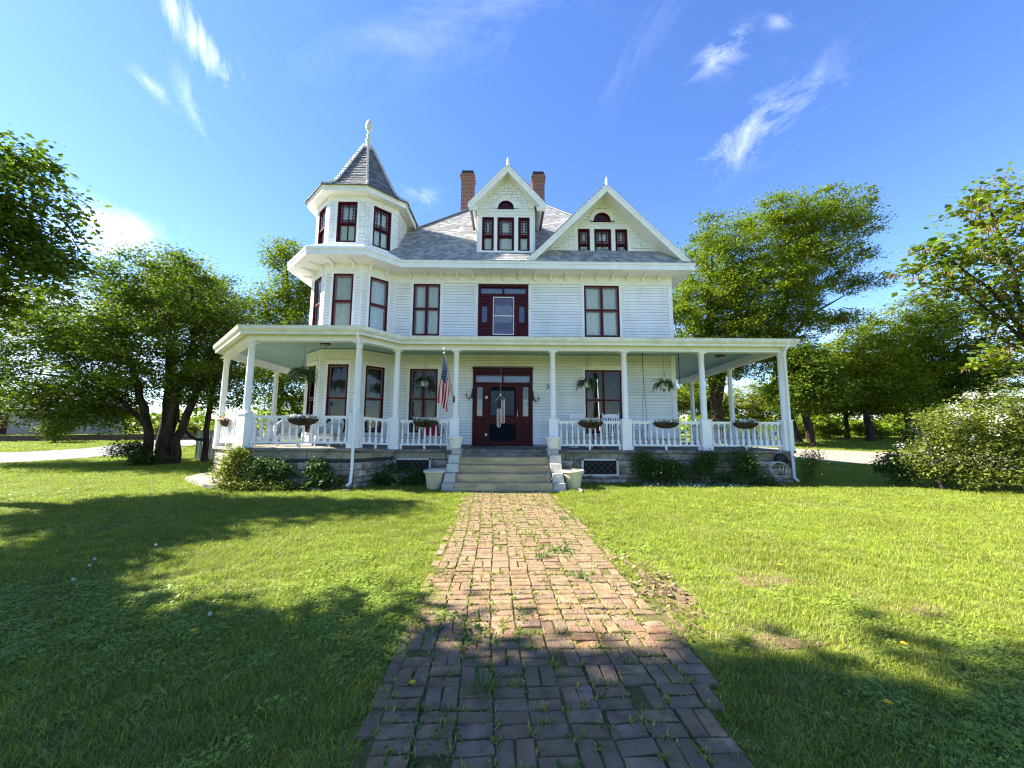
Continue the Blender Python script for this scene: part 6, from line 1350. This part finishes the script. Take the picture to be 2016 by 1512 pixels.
dry_m = mk('dry_grass_blade', (.20, .17, .06), .8, .2, 2, tint=.9, tint2=(.34, .30, .14), objrand=.15, spec=.1, trans=.25)
PROTO = bpy.data.collections.new('grass_kinds')
def proto(i, mb, mat):
    ob = bpy.data.objects.new('grass_kind_%02d' % i, mb.mesh('grass_tuft')); ob.data.materials.append(mat); PROTO.objects.link(ob)
for i in range(4): proto(i, blade_patch(100+i, 60, .085, .052, .0042), grass_m)
for i in range(3): proto(4+i, blade_patch(200+i, 26, .085, .045, .0042, clover=30), clover_m)
for i in range(2): proto(7+i, blade_patch(300+i, 46, .085, .040, .0036), dry_m)
for i in range(3): proto(9+i, blade_patch(400+i, 90, .21, .062, .009), grass_m)
rng = np.random.RandomState(12)
def in_poly(P, x, y):
    c = np.zeros(len(x), bool); j = len(P)-1
    for i in range(len(P)):
        xi, yi, xj, yj = *P[i], *P[j]; c ^= ((yi > y) != (yj > y)) & (x < (xj-xi)*(y-yi)/(yj-yi+1e-12)+xi); j = i
    return c
def wob(x, y): return np.sin(x*1.7+y*.9)+np.sin(x*.6-y*1.3+2)+.7*np.sin(x*3.1+y*2.7+1)+.5*np.sin(x*7.3-y*5.9)
DRIVE = [(9, 25), (15, 20.2), (17.8, 17.2), (30, 12), (48, 4), (60, 8), (40, 17), (25, 24), (19.5, 27), (9, 31)]
ROAD = [(-60, -14), (-30, 11), (-21.5, 18.2), (-20.6, 22), (-22.3, 30), (-26, 60), (-32, 60), (-28, 31), (-26.6, 25), (-27.5, 23), (-36, 18), (-68, -4)]
HOUSE_P = off(PC, .02)
pts = []; idx = []; rot = []; scl = []
def scatter(y0, y1, dens, kinds, s0, s1, xl=1.42):
    k_ = 3.2; n = int(xl*2*((y0+y1)/2+k_)*(y1-y0)*dens); y = np.sqrt(rng.uniform((y0+k_)**2, (y1+k_)**2, n))-k_; x = rng.uniform(-1, 1, n)*xl*(y+k_)+.01*y
    sk = skew(y); wl = PX0+sk+.02+.11*np.sin(y*2.1)+.08*np.sin(y*5.3+1)+.09*np.sin(y*13); wr = PX1+sk-.02+.10*np.sin(y*1.7+2)+.08*np.sin(y*4.9)+.08*np.sin(y*11)-.36*np.clip((3.1-y)/1.1, 0, 1)
    ok = ~((x > wl) & (x < wr) & (y < 10.25)); ok &= ~in_poly(HOUSE_P, x, y); ok &= ~((x > SX0-.4) & (x < SX1+.4) & (y > 10.15) & (y < 12)); ok &= ~in_poly(DRIVE, x, y); ok &= ~in_poly(ROAD, x, y)
    bare = np.exp(-(((x-2.1)/.34)**2+((y-3.1)/.17)**2))*.80+np.exp(-(((x-1.66)/.32)**2+((y-4.0)/.75)**2))*.72+np.exp(-(((x-2.7)/.5)**2+((y-4.3)/.25)**2))*.5+.28*(wob(x*1.3+5, y*1.3) > 2.05)
    ok &= rng.random(n) > bare
    ok &= ~(in_poly(vs_slab, x, y))
    x, y, bare = x[ok], y[ok], bare[ok]; n = len(x); z = np.array([zg(a, b) for a, b in zip(x, y)]) if y1 > 13 else np.zeros(n)
    w_ = wob(x, y)+rng.normal(size=n)*.9
    if kinds == 'near':
        k = rng.randint(0, 4, n); cv = (w_ > np.where(x < 0, .35, 1.1)); k[cv] = rng.randint(4, 7, cv.sum()); dr = (rng.random(n) < .08+bare*.9+.25*(wob(x*.8+3, y*.8+7) > 1.9)); k[dr] = rng.randint(7, 9, dr.sum())
    elif kinds == 'mid': k = rng.randint(0, 4, n); cv = w_ > 2.4; k[cv] = rng.randint(4, 7, cv.sum()); dr = rng.random(n) < .08+bare*.8+.22*(wob(x*.8+3, y*.8+7) > 1.9); k[dr] = rng.randint(7, 9, dr.sum())
    else: k = rng.randint(9, 12, n)
    pts.append(np.stack([x, y, z], 1)); idx.append(k); rot.append(np.stack([rng.normal(size=n)*.08, rng.normal(size=n)*.08, rng.uniform(0, 6.283, n)], 1)); s = rng.uniform(s0, s1, n)*(1+.10*wob(x*.7+9, y*.7)/3); scl.append(np.stack([s, s, s*rng.uniform(.75, 1.2, n)], 1))
vs_slab = [(-9.9, 12.3), (-8.1, 10.7), (-7.55, 10.55), (-7.3, 10.75), (-8.2, 11.9), (-9.6, 13.6), (-10.4, 13.9)]
scatter(1.0, 4.2, 330, 'near', .75, 1.15); scatter(4.2, 8, 190, 'mid', .85, 1.35); scatter(8, 13, 110, 'mid', 1.0, 1.7); scatter(13, 22, 22, 'far', .9, 1.4); scatter(22, 45, 7, 'far', 1.3, 2.0)
pts = np.concatenate(pts); idx = np.concatenate(idx).astype(np.int32); rot = np.concatenate(rot); scl = np.concatenate(scl)
me = bpy.data.meshes.new('grass'); me.vertices.add(len(pts)); me.vertices.foreach_set('co', pts.astype(np.float32).ravel())
a = me.attributes.new('kind_index', 'INT', 'POINT'); a.data.foreach_set('value', idx)
a = me.attributes.new('turn', 'FLOAT_VECTOR', 'POINT'); a.data.foreach_set('vector', rot.astype(np.float32).ravel())
a = me.attributes.new('size', 'FLOAT_VECTOR', 'POINT'); a.data.foreach_set('vector', scl.astype(np.float32).ravel())
gr = link('grass', me, None); tag(gr, 'short green lawn grass and clover on both sides of the brick walk', 'grass', None, 'stuff')
ng = bpy.data.node_groups.new('grass_scatter', 'GeometryNodeTree'); ng.interface.new_socket('Geometry', in_out='INPUT', socket_type='NodeSocketGeometry'); ng.interface.new_socket('Geometry', in_out='OUTPUT', socket_type='NodeSocketGeometry')
gi, go = ng.nodes.new('NodeGroupInput'), ng.nodes.new('NodeGroupOutput'); iop = ng.nodes.new('GeometryNodeInstanceOnPoints'); ci = ng.nodes.new('GeometryNodeCollectionInfo')
ci.inputs['Collection'].default_value = PROTO; ci.inputs['Separate Children'].default_value = True; ci.inputs['Reset Children'].default_value = True
def na(nm, ty): n = ng.nodes.new('GeometryNodeInputNamedAttribute'); n.data_type = ty; n.inputs['Name'].default_value = nm; return n.outputs['Attribute']
e2r = ng.nodes.new('FunctionNodeEulerToRotation'); K = ng.links.new
K(na('turn', 'FLOAT_VECTOR'), e2r.inputs[0]); K(gi.outputs[0], iop.inputs['Points']); K(ci.outputs[0], iop.inputs['Instance']); iop.inputs['Pick Instance'].default_value = True
K(na('kind_index', 'INT'), iop.inputs['Instance Index']); K(e2r.outputs[0], iop.inputs['Rotation']); K(na('size', 'FLOAT_VECTOR'), iop.inputs['Scale']); K(iop.outputs[0], go.inputs[0])
md = gr.modifiers.new('grass_scatter', 'NODES'); md.node_group = ng
# weeds in the joints of the walk
r = random.Random(31); mb = MB()
def sprig(x, y, h, n, w, spread=.5):
    for i in range(n):
        a = r.uniform(0, 6.283); el = r.uniform(.35, 1.35); L = h*r.uniform(.5, 1.2); d = Vector((math.cos(a)*math.cos(el), math.sin(a)*math.cos(el), math.sin(el))); p = Vector((x+r.gauss(0, .012*spread*2), y+r.gauss(0, .012*spread*2), .022)); s = Vector((-math.sin(a), math.cos(a), 0))*w*r.uniform(.6, 1.2); t = max(.001, r.random())
        mb.face([p-s*.3, p+s*.3, p+d*L*.55+s, p+d*L*.55-s], t); mb.face([p+d*L*.55-s, p+d*L*.55+s, p+d*L+Vector((0, 0, -L*.15))], t)
for x, y, h in bricks:
    if y < 1.6: continue
    far = y > 5.5
    if r.random() < (.9 if far else .72):
        for q in range(r.randint(2, 6)):
            u = r.uniform(-.1, .1); dx, dy = ((u, .052) if h == 0 else (.052, u)) if r.random() < .75 else ((.1, u*.5) if h == 0 else (u*.5, .1))
            sprig(x+dx, y+dy, r.uniform(.025, .065)*(1.2 if far else 1), r.randint(4, 9), r.uniform(.004, .008))
weed_m = mk('weed_leaf', (.14, .18, .03), .6, .2, 3, tint=.95, tint2=(.34, .33, .09), trans=.35, tcol=GT, spec=.2)
tag(mb.build('weeds', weed_m, None, 'stuff'), 'small yellowish weeds sprouting in the joints of the brick walk', 'weeds')
WL = ['grass like weed clump standing upright in the nearest part of the walk', 'dark leaved weed beside a missing brick in the middle of the walk', 'narrow leaved weed near the right edge of the walk', 'rounded clover patch left of the middle of the walk', 'low clover patch farther up the left side of the walk', 'broad bright weed patch right of the middle of the walk', 'small round green weed in the middle of the walk', 'green grass tuft near the right edge at the far part of the walk', 'flat rosette weed at the near end of the walk', 'leafy weed mat at the near left edge of the walk']
for i, (x, y, n, h, w, sp) in enumerate(((-.12, 2.55, 46, .16, .006, 1.5), (.48, 4.98, 30, .12, .011, 2), (.79, 4.31, 34, .12, .007, 2), (-.24, 3.14, 90, .05, .011, 5), (-.38, 3.44, 90, .05, .012, 5), (.72, 5.24, 90, .07, .010, 4), (.2, 3.49, 40, .05, .012, 2.5), (1.05, 7.0, 40, .10, .008, 2.5), (.30, 1.95, 26, .07, .011, 1), (-.42, 2.2, 110, .05, .011, 5))):
    mb = MB(); sprig(x, y, h, n, w, sp); o = mb.build('weed', mk('green_weed', (.05, .12, .02), .5, .2, 4, tint=.95, tint2=(.13, .22, .04), trans=.35, tcol=GT), None); tag(o, WL[i], 'weed', 'larger weeds on the brick walk', 'stuff' if i in (3, 4, 5, 9) else None)
# dandelions
def dandelion(x, y, z, h, seed_head, label):
    o = empty('dandelion', (x, y, z), label, 'dandelion', 'dandelions in the lawn'); mb = MB(); lean = R.uniform(-.03, .03); mb.tube([(x, y, z), (x+lean*.4, y, z+h*.6), (x+lean, y+.01, z+h)], .0022, 5); mb.build('stem', stem_m, o)
    mb = MB(); c = Vector((x+lean, y+.01, z+h))
    if seed_head: mb.lathe([(0, -.015), (.0105, -.0105), (.015, 0), (.0105, .0105), (0, .015)], c, 10); mb.build('seed_head', fluff_m, o)
    else:
        for k in range(26):
            a = k*2.4; L = .022*(.5+.5*(k/26)); mb.face([c, c+Vector((math.cos(a-.2)*L, math.sin(a-.2)*L, .007-.006*k/26)), c+Vector((math.cos(a)*L*1.2, math.sin(a)*L*1.2, .004-.006*k/26)), c+Vector((math.cos(a+.2)*L, math.sin(a+.2)*L, .007-.006*k/26))])
        mb.build('flower_head', yellow_m, o)
for x, y, h, s, lab in ((-2.35, 3.13, .07, 0, 'yellow dandelion in the shade left of the walk'), (-2.2, 3.45, .07, 0, 'yellow dandelion beside a grey seed head left of the walk'), (-2.38, 3.30, .11, 1, 'grey dandelion seed head beside two yellow flowers'), (-4.28, 4.95, .17, 1, 'tall closed dandelion stalk at the edge of the lit lawn patch'), (-4.6, 4.5, .08, 1, 'dandelion seed head at the left of the shaded lawn'), (-4.75, 4.75, .07, 1, 'small dandelion seed head behind the others in the shade'), (-4.3, 4.1, .08, 1, 'dandelion seed head nearest the left border among the shaded ones'), (2.2, 2.33, .06, 0, 'yellow dandelion in the shaded lawn right of the walk'), (2.9, 2.95, .05, 0, 'yellow dandelion at the sunny edge right of the walk'), (-.54, 2.56, .04, 0, 'yellow dandelion at the left edge of the walk'), (3.2, 4.6, .05, 0, 'yellow dandelion in the sunny lawn at the right')): dandelion(x, y, .02, h, s, lab)
r = random.Random(44); soil_b = mk('bare_soil', (.24, .165, .095), .95, .25, 14, col2=(.15, .11, .055), bump=1, bscale=60, spec=.05)
mb = MB()
for cx, cyy, rx, ry in ((2.1, 3.1, .26, .10), (1.62, 4.05, .16, .6), (2.75, 4.3, .45, .16), (3.6, 3.6, .3, .12)):
    mb.face([(cx+rx*(1+.22*math.sin(3*t+cx)+.12*math.sin(7*t+cyy))*math.cos(t), cyy+ry*(1+.22*math.sin(3*t+cx)+.12*math.sin(7*t+cyy))*math.sin(t), .0045) for t in (i*math.pi/18 for i in range(36))])
mb.build('bare_soil', soil_b, None, 'structure')
# fallen leaves by the right edge of the walk
r = random.Random(9); mb = MB()
for i in range(230):
    x, y = r.gauss(1.56, .14), r.gauss(4.1, .55); a = r.uniform(0, 6.28); s = r.uniform(.015, .04); z = .025+r.uniform(0, .025); d = Vector((math.cos(a), math.sin(a), r.uniform(-.4, .4)))*s; e = Vector((-math.sin(a), math.cos(a), r.uniform(-.4, .4)))*s*.55; c = Vector((x, y, z)); mb.face([c-d, c+e, c+d, c-e], max(.001, r.random()))
tag(mb.build('leaf_litter', mk('dead_leaf', (.10, .06, .03), .9, .2, 9, tint=.9, tint2=(.26, .19, .11)), None, 'stuff'), 'dry leaves along the right edge of the walk', 'leaf litter')
